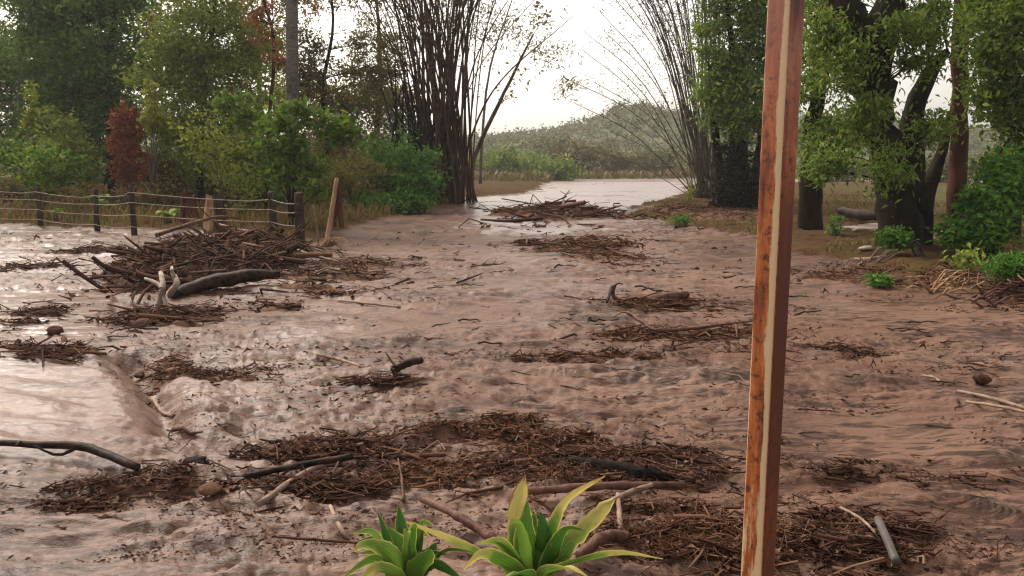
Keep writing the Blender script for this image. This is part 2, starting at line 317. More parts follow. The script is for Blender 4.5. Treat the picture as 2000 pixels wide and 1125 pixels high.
def masks(x, y):
    wob = (fbm(x * 0.7, y * 0.7, 3, 40) - 0.5) * np.clip(0.08 * y, 0.4, 2.5)
    lb = poly_sd(x + wob, y + wob, LEFT_BANK); rb = poly_sd(x + wob, y - wob, RIGHT_BANK)
    return lb, rb
LEVELS = None
POOLS = ((POOL1, .52, 0.5), (POOL2, .5, 0.8), (FARWATER, .93, 2.0), (BACKPOOL, .75, 0.5))
def ground_full(x, y):
    x = np.asarray(x, float); y = np.asarray(y, float)
    lb, rb = masks(x, y)
    bank = np.maximum(sstep(-0.1, 0.35, lb), sstep(-0.1, 0.3, rb))
    macro = 0.18 * sstep(-0.3, 1.2, lb) + 0.16 * sstep(-0.25, 0.9, rb) + 0.25 * sstep(2, 15, lb)
    sm = np.zeros_like(x)
    for a, b, c, d in SMOOTH: sm = np.maximum(sm, np.exp(-((x - a) / c) ** 2 - ((y - b) / d) ** 2))
    wx = x + 0.25 * (fbm(x * 1.5, y * 1.5, 2, 3) - 0.5); wy = y + 0.25 * (fbm(x * 1.5, y * 1.5, 2, 5) - 0.5)
    big = fbm(x * 0.45, y * 0.6, 3, 11) - 0.5
    med = 1 - np.abs(2 * fbm(wx * 1.3, wy * 2.3, 3, 21) - 1) * 1.6
    lump = fbm(wx * 3.4, wy * 5.6, 3, 31) - 0.5
    fine = 1 - np.abs(2 * fbm(wx * 8.0 + 1.2 * lump, wy * 13.0 + 2 * lump, 3, 51, 0.62) - 1) * 1.8
    rough = 1 - 0.82 * sm
    patch = sstep(0.36, 0.62, fbm(x * 0.8 + 5, y * 1.1, 3, 61))
    flow = 1 - np.abs(2 * fbm(x * 0.5 + 0.12 * y + .3 * big, y * 2.3 - 0.28 * x + .6 * lump, 4, 41, .55) - 1) * 1.7
    fx, fy = wx + .22 * (fbm(x * 2.2, y * 2.2, 2, 43) - .5), wy + .30 * (fbm(x * 1.4, y * 1.4, 3, 44) - .5)
    r1 = (1 - np.abs(2 * fbm(fx * 1.5 + .3 * fy, fy * 9.0 - .7 * fx, 3, 46, .5) - 1)) ** 3
    r2 = (1 - np.abs(2 * fbm(fx * .6 + .1 * fy, fy * 3.5 - .3 * fx, 3, 47, .5) - 1)) ** 3
    ripple = (0.038 * r1 * (.45 + .55 * patch) + 0.06 * r2)
    rel = 0.10 * big + rough * (0.03 * flow + ripple) + rough * (0.02 * med + (0.016 + 0.018 * patch) * lump + (0.008 + 0.012 * patch) * fine)
    z = macro + rel
    # the stream pouring in at one side: a raised smooth tongue with a trough at its lip
    st = poly_sd(x, y, STREAM)
    tongue = sstep(-0.12, 0.7, st)
    slope = np.clip((-x - 1.25) * 0.055, 0, 0.2)
    smoothz = 0.03 + slope + 0.05 * (fbm(x * 0.8, y * 1.1 + x * .5, 3, 71) - 0.5) + 0.05 * (fbm(x * 1.2 + y * .6, (y + .35 * x) * 4.5, 4, 73, .62) - 0.5)
    z = z * (1 - tongue) + (smoothz + rel * 0.35) * tongue
    z = z - 0.11 * np.exp(-(line_d(x, y, STREAM_EDGE) / 0.10) ** 2) + 0.05 * np.exp(-((line_d(x, y, STREAM_EDGE) - 0.28) / 0.13) ** 2)
    wet = tongue * 0.38 * sstep(0.30, 0.55, fbm(x * 0.9 + 3, y * 2.2, 3, 75) + 0.12)
    rip = .020 * (fbm(x * 2.2 + .6 * y, y * 6.0 - .8 * x, 3, 77, .55) - .5) * np.where(y > 25, 2.0, 1.0)
    for lev, (poly, _q, soft) in zip(LEVELS or (), POOLS):
        d = poly_sd(x, y, poly) + (fbm(x * 1.1, y * 1.1, 3, 81) - 0.5) * soft
        lv = lev - 0.5 * (1 - sstep(-0.6 * soft, 0.25 * soft, d)) + rip
        w = sstep(-0.006, 0.012, lv - z) ; z = np.maximum(z, lv); wet = np.maximum(wet, w)
    # gleaming wet film in the hollows of the open flow
    film = (1 - bank) * sstep(0.56, 0.72, fbm(x * 0.5 + 9, y * 0.35, 3, 91)) * 0.25
    wet = np.maximum(wet, film)
    field = sstep(60, 85, y + 6 * (fbm(x * .1, y * .1, 2, 95) - .5)) * (bank > 0.01)
    field = np.maximum(field, sstep(6, 14, rb + 4 * (fbm(x * .3, y * .3, 3, 97) - .5)))
    z = z + 1.1 * sstep(95, 160, y)
    return z, wet * (1 - field), bank, np.maximum(field, sstep(100, 125, y))
def pool_levels():
    out = []
    for poly, q, soft in POOLS:
        p = np.asarray(poly)[:, :2]; lo, hi = np.maximum(p.min(0), (-30, 0)), np.minimum(p.max(0), (40, 90)); r = np.random.default_rng(3)
        x, y = r.uniform(lo[0], hi[0], 6000), r.uniform(lo[1], hi[1], 6000); k = poly_sd(x, y, poly) > 0
        out.append(float(np.quantile(ground_full(x[k], y[k])[0], q)))
    return out
LEVELS = pool_levels()
def H(x, y):
    r = ground_full(np.atleast_1d(np.asarray(x, float)), np.atleast_1d(np.asarray(y, float)))[0]
    return float(r[0]) if np.ndim(x) == 0 else r
def on(px, py):                             # ground point with its real height
    p = G(px, py)
    for _ in range(2):
        z = H(p[0], p[1]); p = G(px, py, z)
    return np.array([p[0], p[1], H(p[0], p[1])])

def make_ground():
    ys = [-30, -12, -5, -2, -0.5, 0.5, 1.2]
    y = 1.8
    while y < 130: ys.append(y); y *= 1.0058
    while y < 3000: ys.append(y); y *= 1.25
    ys = np.array(ys)
    inner = np.linspace(-1, 1, 640) * 0.82
    outer = 0.82 + 0.06 * (1.32 ** np.arange(1, 18) - 1)
    us = np.concatenate([-outer[::-1], inner, outer])
    sc = np.maximum(ys, 2.0) + 0.8
    X = us[None, :] * sc[:, None]; Y = np.broadcast_to(ys[:, None], X.shape)
    z, wet, bank, field = [a.reshape(X.shape) for a in ground_full(X.ravel(), Y.ravel())]
    v = np.stack([X, Y, z], -1).reshape(-1, 3)
    r, c = X.shape; i = np.arange(r - 1)[:, None] * c; j = np.arange(c - 1)[None, :]
    q = np.stack([i + j, i + j + 1, i + c + j + 1, i + c + j], -1).reshape(-1, 4)
    me = mesh_from('ground', v, [q])
    for nm, a in (('wet', wet), ('bank', bank), ('field', field)):
        at = me.attributes.new(nm, 'FLOAT', 'POINT'); at.data.foreach_set('value', np.ascontiguousarray(a.ravel(), np.float32))
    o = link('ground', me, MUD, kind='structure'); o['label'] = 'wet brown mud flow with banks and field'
    return o
make_ground()

# the far hill
CREST = np.array([(-2500, 270), (-500, 275), (400, 268), (880, 268), (950, 264), (1000, 258), (1080, 248), (1150, 236), (1195, 214), (1240, 213), (1290, 228), (1360, 226), (1500, 236), (1800, 252), (2200, 268), (4000, 285)], float)
HY = 270.0
def hill_z(x, y):
    px = 1000 + x / HY * F
    top = (HORIZON - np.interp(px, CREST[:, 0], CREST[:, 1])) * HY / F + CAM_H - 1.6
    return -1.0 + (top + 1.0) * sstep(105, HY, y) * (1 - 0.7 * sstep(HY + 10, 560, y)) + (fbm(x * 0.03, y * 0.03, 4, 15) - 0.5) * 5 * sstep(120, 220, y)
def make_hill():
    xs = np.linspace(-420, 520, 150); ys = np.linspace(98, 560, 80)
    X, Y = np.meshgrid(xs, ys); Z = hill_z(X, Y)
    v = np.stack([X, Y, Z], -1).reshape(-1, 3); c = len(xs)
    i = np.arange(len(ys) - 1)[:, None] * c; j = np.arange(c - 1)[None, :]
    q = np.stack([i + j, i + j + 1, i + c + j + 1, i + c + j], -1).reshape(-1, 4)
    m = bark_mat('hill_scrub', (0.038, 0.05, 0.02), (0.10, 0.095, 0.046), scale=0.12, stretch=1, bump=0.3)
    link('hill', mesh_from('hill', v, [q]), m, kind='structure')
make_hill()

# ------------------------------------------------------------------ leaves and trees
def leaf_quads(mb, c, size, aspect=0.45, up=0.5, droop=0.0, seedv=None):
    """one folded, pointed leaf per centre"""
    n = len(c)
    if n == 0: return
    nr = rng.normal(size=(n, 3)); nr[:, 2] = np.abs(nr[:, 2]) + up; nr /= np.linalg.norm(nr, axis=1)[:, None]
    d = rng.normal(size=(n, 3)); d[:, 2] -= droop
    d -= nr * (d * nr).sum(1)[:, None]; d /= np.linalg.norm(d, axis=1)[:, None] + 1e-9
    s = np.cross(nr, d); L = (size * (0.6 + 0.8 * rng.random(n)))[:, None]
    w = L * aspect * 0.5
    b = c - d * L * 0.5; t = c + d * L * 0.5 - nr * L * 0.08
    m = c - d * L * 0.05
    v = np.stack([b, m + s * w + nr * w * 0.35, t, m - s * w + nr * w * 0.35], 1).reshape(-1, 3)
    mb.add(v, [np.arange(n * 4).reshape(-1, 4)])
def clump_pts(ell, ncl, shell=0.55):
    c, r = ell; u = rng.normal(size=(ncl, 3)); u /= np.linalg.norm(u, axis=1)[:, None]
    k = (shell + (1 - shell) * rng.random(ncl)) ** 0.8
    return np.asarray(c) + u * np.asarray(r) * k[:, None]
def E(px, py, Y, rx, rz, ry=None):          # a crown lobe seen at that pixel, its size given in photo pixels
    return (P(px, py, Y), np.array([M(rx, Y), ry if ry else M(rx, Y) * 0.8, M(rz, Y)]))

def tree(name, label, cat, group, base, trunk, rad, lobes, leafmat, bark, leaf=0.16, ncl=40, per=60, clr=0.45, aspect=0.45, droop=0.3, limbs=True, extra=(), sides=9, shell=0.5, tr_n=16, limb_r=0.35):
    """trunk: list of points upward from base; lobes: ellipsoids; extra: extra trunk paths (path, radii)"""
    root = thing(name, base, label, cat, group)
    tp = bez(trunk, tr_n)
    tp = tp + np.concatenate([np.zeros((1, 3)), rng.normal(size=(tr_n - 1, 3)) * rad[0] * 0.10])
    tr = np.interp(np.linspace(0, 1, tr_n), np.linspace(0, 1, len(rad)), rad)
    mb = MB(); mb.tube(tp, tr, sides, rough=0.16); trunk_o = mb.build('trunk', bark, root)
    anchors = [tp]
    for pth, rr in extra:
        q = bez(pth, 14); k = np.interp(np.linspace(0, 1, 14), np.linspace(0, 1, len(rr)), rr)
        m2 = MB(); m2.tube(q, k, sides, rough=0.16); lo_ = m2.build('limb', bark, trunk_o); lo_.location = (0, 0, 0); anchors.append(q)
    A = np.vstack(anchors); lm = MB(); br = MB(); any_b = False
    for ell in lobes:
        n = int(ncl * ell[2]) if len(ell) > 2 else ncl
        cs = clump_pts(ell[:2], n, shell)
        for c in cs:
            cr = clr * (0.6 + 0.8 * rng.random())
            pts = c + rng.normal(size=(int(per * (0.5 + rng.random())), 3)) * np.array([cr, cr, cr * 0.6]) * 0.6
            leaf_quads(lm, pts, leaf, aspect, 0.4, droop)
        if limbs:
            for c in cs[::2]:
                d = np.linalg.norm((A - c) * np.array([1, 1, 0.7]), axis=1) + 0.6 * np.maximum(A[:, 2] - c[2] + 0.3, 0)
                a = A[np.argmin(d)]; mid = (a + c) / 2 + np.array([0, 0, 0.08 * np.linalg.norm(c - a)]) + rng.normal(size=3) * 0.05
                br.tube(bez([a, mid, c], 6), np.linspace(max(0.012, rad[-1] * limb_r), 0.006, 6), 4, cap=False); any_b = True
    if any_b: br.build('branches', bark, root, kind='stuff')
    if lm.n: lm.build('crown', leafmat, root, smooth=False, kind='stuff')
    return root

def shrub(name, label, group, px, py, lobes, mat, bark=TWIGBARK, leaf=0.12, ncl=14, per=40, clr=0.25, nst=6, cat='shrub', aspect=0.5, droop=0.2, z=None, base=None, shell=0.35):
    b = on(px, py) if base is None else np.asarray(base)
    root = thing(name, b, label, cat, group); lm = MB(); st = []
    for ell in lobes:
        n = int(ncl * ell[2]) if len(ell) > 2 else ncl
        for c in clump_pts(ell[:2], n, shell):
            c[2] = max(c[2], b[2] + 0.06); st.append(c)
            cr = clr * (0.6 + 0.8 * rng.random())
            pts = c + rng.normal(size=(int(per * (0.5 + rng.random())), 3)) * cr * np.array([.6, .6, .4])
            pts[:, 2] = np.maximum(pts[:, 2], b[2] + 0.03)
            leaf_quads(lm, pts, leaf, aspect, 0.4, droop)
    for k in rng.permutation(len(st))[:nst]:
        c = st[k]; f = b + np.array([rng.normal() * 0.05, rng.normal() * 0.05, -0.05]); mid = (f + c) / 2 + np.array([(f[0] - c[0]) * .2, 0, 0.1])
        m2 = MB(); m2.tube(bez([f, mid, c], 8), np.linspace(0.03, 0.008, 8) * (1 if len(st) > 10 else .6), 6); m2.build('stem', bark, root)
    lm.build('crown', mat, root, smooth=False, kind='stuff')
    return root

# ---- left thicket
def up(px, Y, *pts):                        # trunk path: base on the ground below px, then (px, py) points
    x = (px - 1000) / F * Y
    x = P(px, 440, Y)[0]
    return [np.array([x, Y, H(x, Y) - 0.15])] + [P(a, b, Y + (c[0] if c else 0)) for a, b, *c in pts]

GT = 'trees of the thicket behind the fence'
t = up(215, 31, (218, 300), (210, 150), (225, 20), (220, -160))
tree('broadleaf_tree', 'deep green dense-crowned tree standing behind the red dead shrub', 'tree', GT, t[0], t, [0.22, 0.18, 0.12, 0.05],
     [E(210, 60, 31, 120, 120) + (1.6,), E(190, 220, 31.5, 95, 110) + (1.2,), E(250, -120, 31, 150, 120) + (0.6,), E(130, 120, 32, 80, 110) + (1.3,), E(130, 10, 32, 90, 60) + (1.2,), E(110, 250, 32, 60, 70)], L_DARK, BARK_DARK, leaf=0.2, ncl=62, per=95, clr=0.6)
t = up(395, 28, (390, 320), (400, 180), (420, 20), (430, -120))
tree('broadleaf_tree', 'olive fine-leaved tree between the red dead shrub and the grey palm', 'tree', GT, t[0], t, [0.13, 0.11, 0.08, 0.04],
     [E(400, 60, 28, 110, 130) + (1.7,), E(340, 180, 27.5, 75, 110), E(470, 160, 28, 80, 130), E(410, 280, 28, 90, 70) + (.8,), E(400, -120, 28, 150, 90) + (.5,)], L_OLIVE, BARK_DARK, leaf=0.16, ncl=66, per=85, clr=0.5, shell=.3)
t = up(40, 33, (42, 300), (36, 150), (40, 20), (20, -100))
tree('broadleaf_tree', 'thin pale-stemmed tree with sky gaps at the left edge of the frame', 'tree', GT, t[0], t, [0.09, 0.08, 0.06, 0.03],
     [E(60, 120, 33, 75, 60) + (1.6,), E(10, 110, 34, 60, 50) + (1.2,), E(105, 50, 34, 50, 60) + (1.1,), E(20, -90, 33, 110, 50), E(60, 200, 34, 60, 60) + (1.2,)], L_DARK, BARK_PALE, leaf=0.2, ncl=22, per=60, clr=0.5,
     extra=[([P(70, 420, 33), P(66, 250, 33), P(72, 100, 33), P(60, 0, 33)], [0.06, 0.05, 0.03])])
t = up(-60, 34, (-50, 250), (-40, 100), (-60, -60))
tree('broadleaf_tree', 'dark brownish tree cut by the left edge of the frame', 'tree', GT, t[0], t, [0.2, 0.16, 0.08],
     [E(-40, 200, 34, 70, 90), E(-120, 80, 34, 120, 120), E(10, 250, 35, 60, 70) + (1.2,), E(-30, 90, 35, 80, 60)], L_BROWNOLIVE, BARK_DARK, leaf=0.2, ncl=30, per=70, clr=.55)
t = up(640, 34, (640, 300), (630, 170), (650, 60), (640, -80))
tree('broadleaf_tree', 'brown-green tree behind the bright bush with sky holes above it', 'tree', GT, t[0], t, [0.14, 0.11, 0.07, 0.03],
     [E(620, 240, 34, 90, 100) + (1.5,), E(690, 220, 35, 80, 90) + (1.3,), E(590, 110, 34, 40, 70) + (.8,), E(725, 120, 36, 55, 80) + (1.1,), E(640, -40, 34, 140, 50) + (1.4,)], L_BROWNOLIVE, BARK_DARK, leaf=0.18, ncl=36, per=70, clr=.5)
t = up(500, 36, (510, 260), (505, 120), (520, -50))
tree('broadleaf_tree', 'dark olive tree rising just behind the grey palm trunk', 'tree', GT, t[0], t, [0.13, 0.1, 0.04],
     [E(520, 200, 36, 80, 140), E(520, 20, 36, 70, 90) + (1.0,)], L_OLIVE, BARK_DARK, leaf=0.18, ncl=40, per=70, clr=.55)
# back row that closes the view between the trunks
for k, (px, Y, w, lab) in enumerate([(-20, 44, 120, 'shadowy tree at the back, nearest the left edge of the frame'), (190, 45, 120, 'shadowy tree at the back of the thicket behind the deep green tree'),
        (390, 46, 120, 'shadowy tree at the back of the thicket behind the olive tree'), (570, 47, 100, 'shadowy tree at the back of the thicket behind the grey palm'), (735, 48, 70, 'shadowy tree at the back, beside the brown bamboo')]):
    t = up(px, Y, (px, 280), (px + 8, 120), (px, 0))
    tree('broadleaf_tree', lab, 'tree', GT, t[0], t, [0.2, 0.16, 0.08], [E(px, 250, Y, w, 90), E(px + 20, 100 if k not in (3, 4) else 200, Y, w, 120 if k not in (3, 4) else 40) + (1.4 if k < 3 else .8,), E(px - 10, 330, Y, w, 50)] + ([E(px, -80, Y, w * 1.2, 70)] if k < 3 else []),
         (L_OLIVE, L_DARK, L_OLIVE, L_BROWNOLIVE, L_BROWNOLIVE)[k], BARK_DARK, leaf=0.28, ncl=34, per=60, clr=.8)

for px, py, Y, w, h, m, lab in ((40, 385, 29, 70, 40, 'U', 'low dull scrub behind the leftmost light green shrub'), (150, 370, 30, 60, 60, 'D', 'dark low scrub under the deep green tree'), (300, 365, 29, 60, 55, 'R', 'reddish-brown low scrub right of the dead shrub'),
        (410, 375, 29.5, 60, 50, 'B', 'dark brown low scrub behind the broken stumps'), (500, 370, 29, 55, 60, 'D', 'dark low scrub behind the pale olive shrub'), (640, 360, 30, 60, 65, 'B', 'brown low scrub behind the leaning tan stake'), (730, 340, 32, 60, 80, 'D', 'dark scrub left of the bamboo foot'), (120, 300, 28, 60, 90, 'O', 'olive leafy scrub between the light green shrub and the dead shrub'), (340, 300, 30.5, 60, 90, 'O', 'olive leafy scrub filling the gap right of the dead shrub'),
        (250, 350, 38, 90, 50, 'B', 'far brown scrub seen past the dead shrub'), (420, 340, 38, 90, 55, 'D', 'far dark scrub seen past the broken stumps'), (60, 340, 38, 90, 60, 'D', 'far dark scrub at the left edge'), (470, 300, 25, 55, 70, 'O', 'olive leafy scrub left of the bright shrub')):
    b = P(px, 440, Y); b[2] = H(b[0], Y)
    shrub('scrub', lab, 'low scrub behind the fence', 0, 0, [E(px, py, Y, w, h) + (1.0,), E(px + 20, py + 25, Y, w, h * .6) + (.7,)], {'U': L_UNDER, 'D': L_DARK, 'R': L_DEADMIX, 'B': L_BROWNOLIVE, 'O': L_OLIVE}[m], leaf=.17, ncl=40, per=44, clr=.4, base=b, nst=8, cat='scrub', shell=.1)
# tall dead shrub, red-brown
shrub('dead_shrub', 'tall dead shrub with dense red-brown leaves behind the fence', None, 250, 430,
      [E(247, 235, 26, 20, 26), E(246, 280, 26, 26, 40) + (1.4,), E(258, 330, 26, 38, 40) + (.9,)], L_RED, leaf=0.13, ncl=26, per=70, clr=.22, base=[P(250, 440, 26)[0], 26, H(P(250, 440, 26)[0], 26)], shell=.1)
Y = 25.2; b = P(300, 440, Y); b[2] = H(b[0], Y)
shrub('sapling', 'slim yellow-green sapling next to the red dead shrub', None, 0, 0, [E(303, 190, Y, 16, 30), E(290, 235, Y, 15, 30), E(320, 245, Y, 20, 22)], L_YELLOW, leaf=.16, ncl=10, per=22, clr=.22, base=b, cat='sapling')
Y = 26; b = P(58, 440, Y); b[2] = H(b[0], Y)
shrub('sapling', 'slender yellow-green sapling on a pale stem by the left edge', None, 0, 0, [E(60, 200, Y, 9, 45), E(55, 240, Y, 8, 18)], L_YELLOW, leaf=.17, ncl=9, per=16, clr=.16, base=b, cat='sapling', nst=3, bark=BARK_PALE)
Y = 23.5; b = P(85, 445, Y); b[2] = H(b[0], Y)
shrub('shrub', 'light green spreading shrub behind the leftmost fence posts', 'shrubs along the fence', 0, 0, [E(90, 315, Y, 75, 22) + (1.4,), E(20, 300, Y + 1, 40, 25), E(95, 345, Y, 50, 18)], L_BRIGHT, leaf=.17, ncl=16, per=30, clr=.3, base=b)
# bright green large-leaved shrub in front of the palm
Y = 20.6; b = P(575, 480, Y); b[2] = H(b[0], Y)
shrub('shrub', 'bright green broad-leaved shrub in front of the grey palm trunk', 'shrubs along the fence', 0, 0,
      [E(545, 315, Y, 55, 50) + (1.5,), E(590, 230, Y, 55, 28), E(650, 250, Y, 50, 28), E(470, 215, Y + 1.5, 45, 40), E(600, 350, Y, 50, 45), E(560, 280, Y + .4, 60, 50)], L_BRIGHT, bark=BARK_DARK, leaf=.2, ncl=15, per=30, clr=.27, base=b, nst=12, droop=.6)
Y = 23; b = P(440, 445, Y); b[2] = H(b[0], Y)
shrub('shrub', 'pale olive shrub with loose leaves above the broken stumps', 'shrubs along the fence', 0, 0, [E(440, 320, Y, 50, 60) + (1.3,), E(400, 260, Y, 40, 50), E(470, 370, Y, 30, 40)], L_YELLOW, leaf=.13, ncl=18, per=20, clr=.3, base=b, nst=8)
Y = 28; b = P(815, 415, Y); b[2] = H(b[0], Y)
shrub('shrub', 'rounded green shrub at the foot of the brown bamboo', None, 0, 0, [E(815, 360, Y, 48, 42) + (1.5,), E(770, 300, Y + 1, 55, 40), E(840, 330, Y + .5, 30, 50), E(730, 400, Y - 1, 40, 14), E(800, 395, Y - .6, 50, 16)], L_BUSH, leaf=.17, ncl=26, per=40, clr=.28, base=b, nst=8)
Y = 27; b = P(690, 430, Y); b[2] = H(b[0], Y)
shrub('shrub', 'brownish thin shrub between the bright shrub and the rounded shrub', None, 0, 0, [E(700, 340, Y, 45, 60), E(660, 370, Y, 40, 50)], L_BROWNOLIVE, leaf=.15, ncl=20, per=28, clr=.3, base=b, nst=8)
Y = 25; b = P(180, 445, Y); b[2] = H(b[0], Y)
shrub('shrub', 'low brownish scrub behind the fence below the deep green tree', None, 0, 0, [E(170, 385, Y, 60, 25), E(310, 380, Y, 60, 30)], L_UNDER, leaf=.13, ncl=24, per=30, clr=.3, base=b, nst=8)

# grey palm with a skirt of dead fronds
def palm():
    Y = 24.5; base = up(572, Y)[0]
    root = thing('palm_tree', base, 'slender grey palm trunk with hanging rusty dead fronds', 'palm tree')
    pth = np.array([base, P(573, 330, Y), P(571, 150, Y), P(570, 0, Y), P(571, -160, Y), P(574, -300, Y)])
    q = bez(pth, 70); r = np.interp(np.linspace(0, 1, 70), [0, .1, 1], [0.27, 0.2, 0.15]); r[::3] *= 1.07
    mb = MB(); mb.tube(q, r, 12, rough=0.05); mb.build('trunk', BARK_GREY, root)
    top = q[-1]
    def frond(a, L, el, drp, mat, nm):
        mb = MB(); d = np.array([math.cos(a), math.sin(a), 0]); t = np.linspace(0, 1, 26)
        p = top + d * (t * L * math.cos(el))[:, None] + np.array([0, 0, 1.0]) * (L * (math.sin(el) * t - drp * t * t))[:, None]
        mb.tube(p, np.linspace(.03, .008, 26), 5)
        side = np.cross(d, [0, 0, 1])
        for s in (-1, 1):
            for k in range(3, 26):
                l = .55 * math.sin(math.pi * (k / 26) ** .7) + .1; o = p[k]; e = o + side * s * l * .8 + d * l * .35 + np.array([0, 0, -l * .6]); w = d * .025
                mb.add([o - w, o + w, e], [np.array([[0, 1, 2]])])
        mb.build(nm, mat, root, smooth=False)
    for k in range(13): frond(k * 2.4, 3.0, .5 + .3 * rng.random(), .75 + .3 * rng.random(), L_OLIVE, 'frond')
    for a, L, d in ((2.6, 4.0, .95), (3.3, 4.4, 1.02), (3.0, 5.0, 1.1), (3.8, 4.2, 1.05), (5.9, 3.4, 1.0), (.4, 4.2, 1.0)): frond(a, L, -.1, d * .85, L_RUST, 'dead_frond')
palm()
# a dead branch of rust coloured leaves beside the palm trunk
tb = up(520, 25.5, (525, 250), (535, 90), (515, 0), (490, -60))
tree('dead_tree', 'thin dead tree hung with rusty withered leaves beside the grey palm', 'tree', None, tb[0], tb, [0.07, .05, .03],
     [E(522, 60, 25.5, 28, 60) + (1.5,), E(545, 108, 25.5, 16, 26), E(500, 10, 25.5, 34, 36) + (1.4,), E(605, 20, 25.5, 20, 40) + (.7,)], L_RUST, BARK_RED, leaf=.2, ncl=10, per=22, clr=.25, aspect=.25, droop=2.0)

# ---- bamboo clumps
def bamboo(label, foot, tops, mat, leafm, lo=0.04, hi=0.065, leaves=True, fol=None, per=26, leaf=0.2, base_spread=0.5, bend=0.12, name='bamboo_clump', twig=True, arch=.1):
    root = thing(name, foot, label, 'bamboo'); br = MB(); lm = MB()
    for (tx, ty, tY) in tops:
        b = foot + np.array([rng.normal() * base_spread, rng.normal() * base_spread, 0]); b[2] = H(b[0], b[1]) - .1
        e = P(tx, ty, tY); mid = (b + e) / 2; out = e - b; out[2] = 0
        mid = mid - out * bend + np.array([0, 0, arch * (e[2] - b[2])])
        n = 26; q = bez([b, mid, e], n); r = np.linspace(lo + (hi - lo) * rng.random(), .012, n); r[::2] *= 1.10
        m = MB(); m.tube(q, r, 6); m.build('culm', mat, root)
        if twig:
            for k in range(9, n - 1):
                if rng.random() < .65:
                    d = rng.normal(size=3) * np.array([1, 1, .5]) + np.array([0, 0, .5]); d /= np.linalg.norm(d); L = .35 + .6 * rng.random()
                    br.tube(bez([q[k], q[k] + d * L * .5, q[k] + d * L + np.array([0, 0, -.15])], 4), [.008, .006, .004, .003], 3, cap=False)
                    if leaves and rng.random() < leaves:
                        leaf_quads(lm, q[k] + d * L * .8 + rng.normal(size=(int(per * (k / n)), 3)) * .22, leaf, .22, .3, .9)
    for ell in (fol or []):
        for c in clump_pts(ell[:2], int(ell[2]), .2):
            leaf_quads(lm, c + rng.normal(size=(per, 3)) * np.array([.28, .28, .16]), leaf, .24, .3, .9)
    if br.n: br.build('branchlets', mat, root, kind='stuff')
    if lm.n: lm.build('foliage', leafm, root, smooth=False, kind='stuff')
    return root
foot = np.array([*G(868, 401)[:2], 0.1]); FY = foot[1]
tops = []
for k in range(84):
    a = rng.random(); tops.append((640 + 390 * a + rng.normal() * 10, -120 - 260 * rng.random() * (1 - abs(a - .45)), FY + rng.normal() * 1.2))
tops += [(1060, -20, FY), (1120, 30, FY - 1), (1030, -60, FY - .5), (1000, -120, FY), (690, -90, FY), (660, -30, FY + .5), (700, 10, FY)]
bamboo('tall clump of dark red-brown bamboo culms beside the water', foot, tops, BAMBOO, L_BROWNOLIVE, lo=.028, hi=.058, leaves=.6, base_spread=.55, per=16, bend=.16,
       fol=[E(1010, 70, FY, 60, 40) + (22,), E(1080, 110, FY - .5, 60, 26) + (18,), E(1105, 170, FY - 1, 40, 20) + (10,), E(960, 30, FY, 60, 50) + (30,), E(760, 30, FY, 90, 60) + (60,), E(720, 120, FY, 50, 60) + (34,), E(860, -40, FY, 190, 60) + (80,), E(900, 60, FY + .5, 80, 50) + (26,), E(690, 200, FY, 40, 50) + (30,), E(760, 150, FY + .5, 60, 80) + (40,)])
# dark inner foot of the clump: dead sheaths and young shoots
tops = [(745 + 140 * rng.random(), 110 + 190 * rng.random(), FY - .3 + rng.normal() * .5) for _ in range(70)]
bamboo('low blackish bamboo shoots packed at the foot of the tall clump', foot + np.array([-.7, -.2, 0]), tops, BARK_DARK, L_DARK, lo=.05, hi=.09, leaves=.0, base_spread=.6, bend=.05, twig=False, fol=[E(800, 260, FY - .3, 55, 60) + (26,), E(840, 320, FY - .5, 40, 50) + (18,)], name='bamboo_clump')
foot = np.array([*G(1395, 398)[:2], 0.15]); FY = foot[1]
tops = [(1150, 292, FY), (1185, 215, FY), (1100, 150, FY), (1135, 95, FY - .5), (1180, 60, FY + .5), (1215, -10, FY), (1240, -60, FY), (1275, -120, FY), (1300, -140, FY)]
tops += [(1120, 200, FY - .6), (1160, 160, FY + .6), (1205, 130, FY), (1170, 20, FY - 1), (1140, 60, FY + 1), (1190, 255, FY + .4)]
for k in range(58): tops.append((1160 + 290 * rng.random() ** .85, -180 * rng.random() - 10, FY + rng.normal() * 1.5))
bamboo('half-bare fan of arching greyish bamboo stems on the right bank', foot + np.array([-.35, 0, 0]), tops, TWIGBARK, L_FANLEAF, lo=.014, hi=.032, leaves=.95, base_spread=.32, per=20, leaf=.15, bend=-.02, arch=.17)
# two slim leaning stems and a far thin tree beside the bamboo
for px, py, pts, lab in ((938, 358, [(943, 250), (958, 130), (1000, 0)], 'slim grey-brown tree standing alone beyond the bamboo'), (914, 392, [(930, 300), (985, 180), (1040, 70)], 'thin leaning stem crossing beside the bamboo')):
    b0 = on(px, py); Y = b0[1]; t = [b0 - np.array([0, 0, .1])] + [P(a, b, Y) for a, b in pts]
    tree('slender_tree', lab, 'tree', None, b0, t, [.12, .09, .04], [E(pts[-1][0], pts[-1][1] - 30, Y, 40, 40) + (.5,), E(pts[1][0] + 10, pts[1][1] - 20, Y, 25, 40) + (.25,)], L_BROWNOLIVE, TWIGBARK, leaf=.2, ncl=12, per=22, clr=.4)

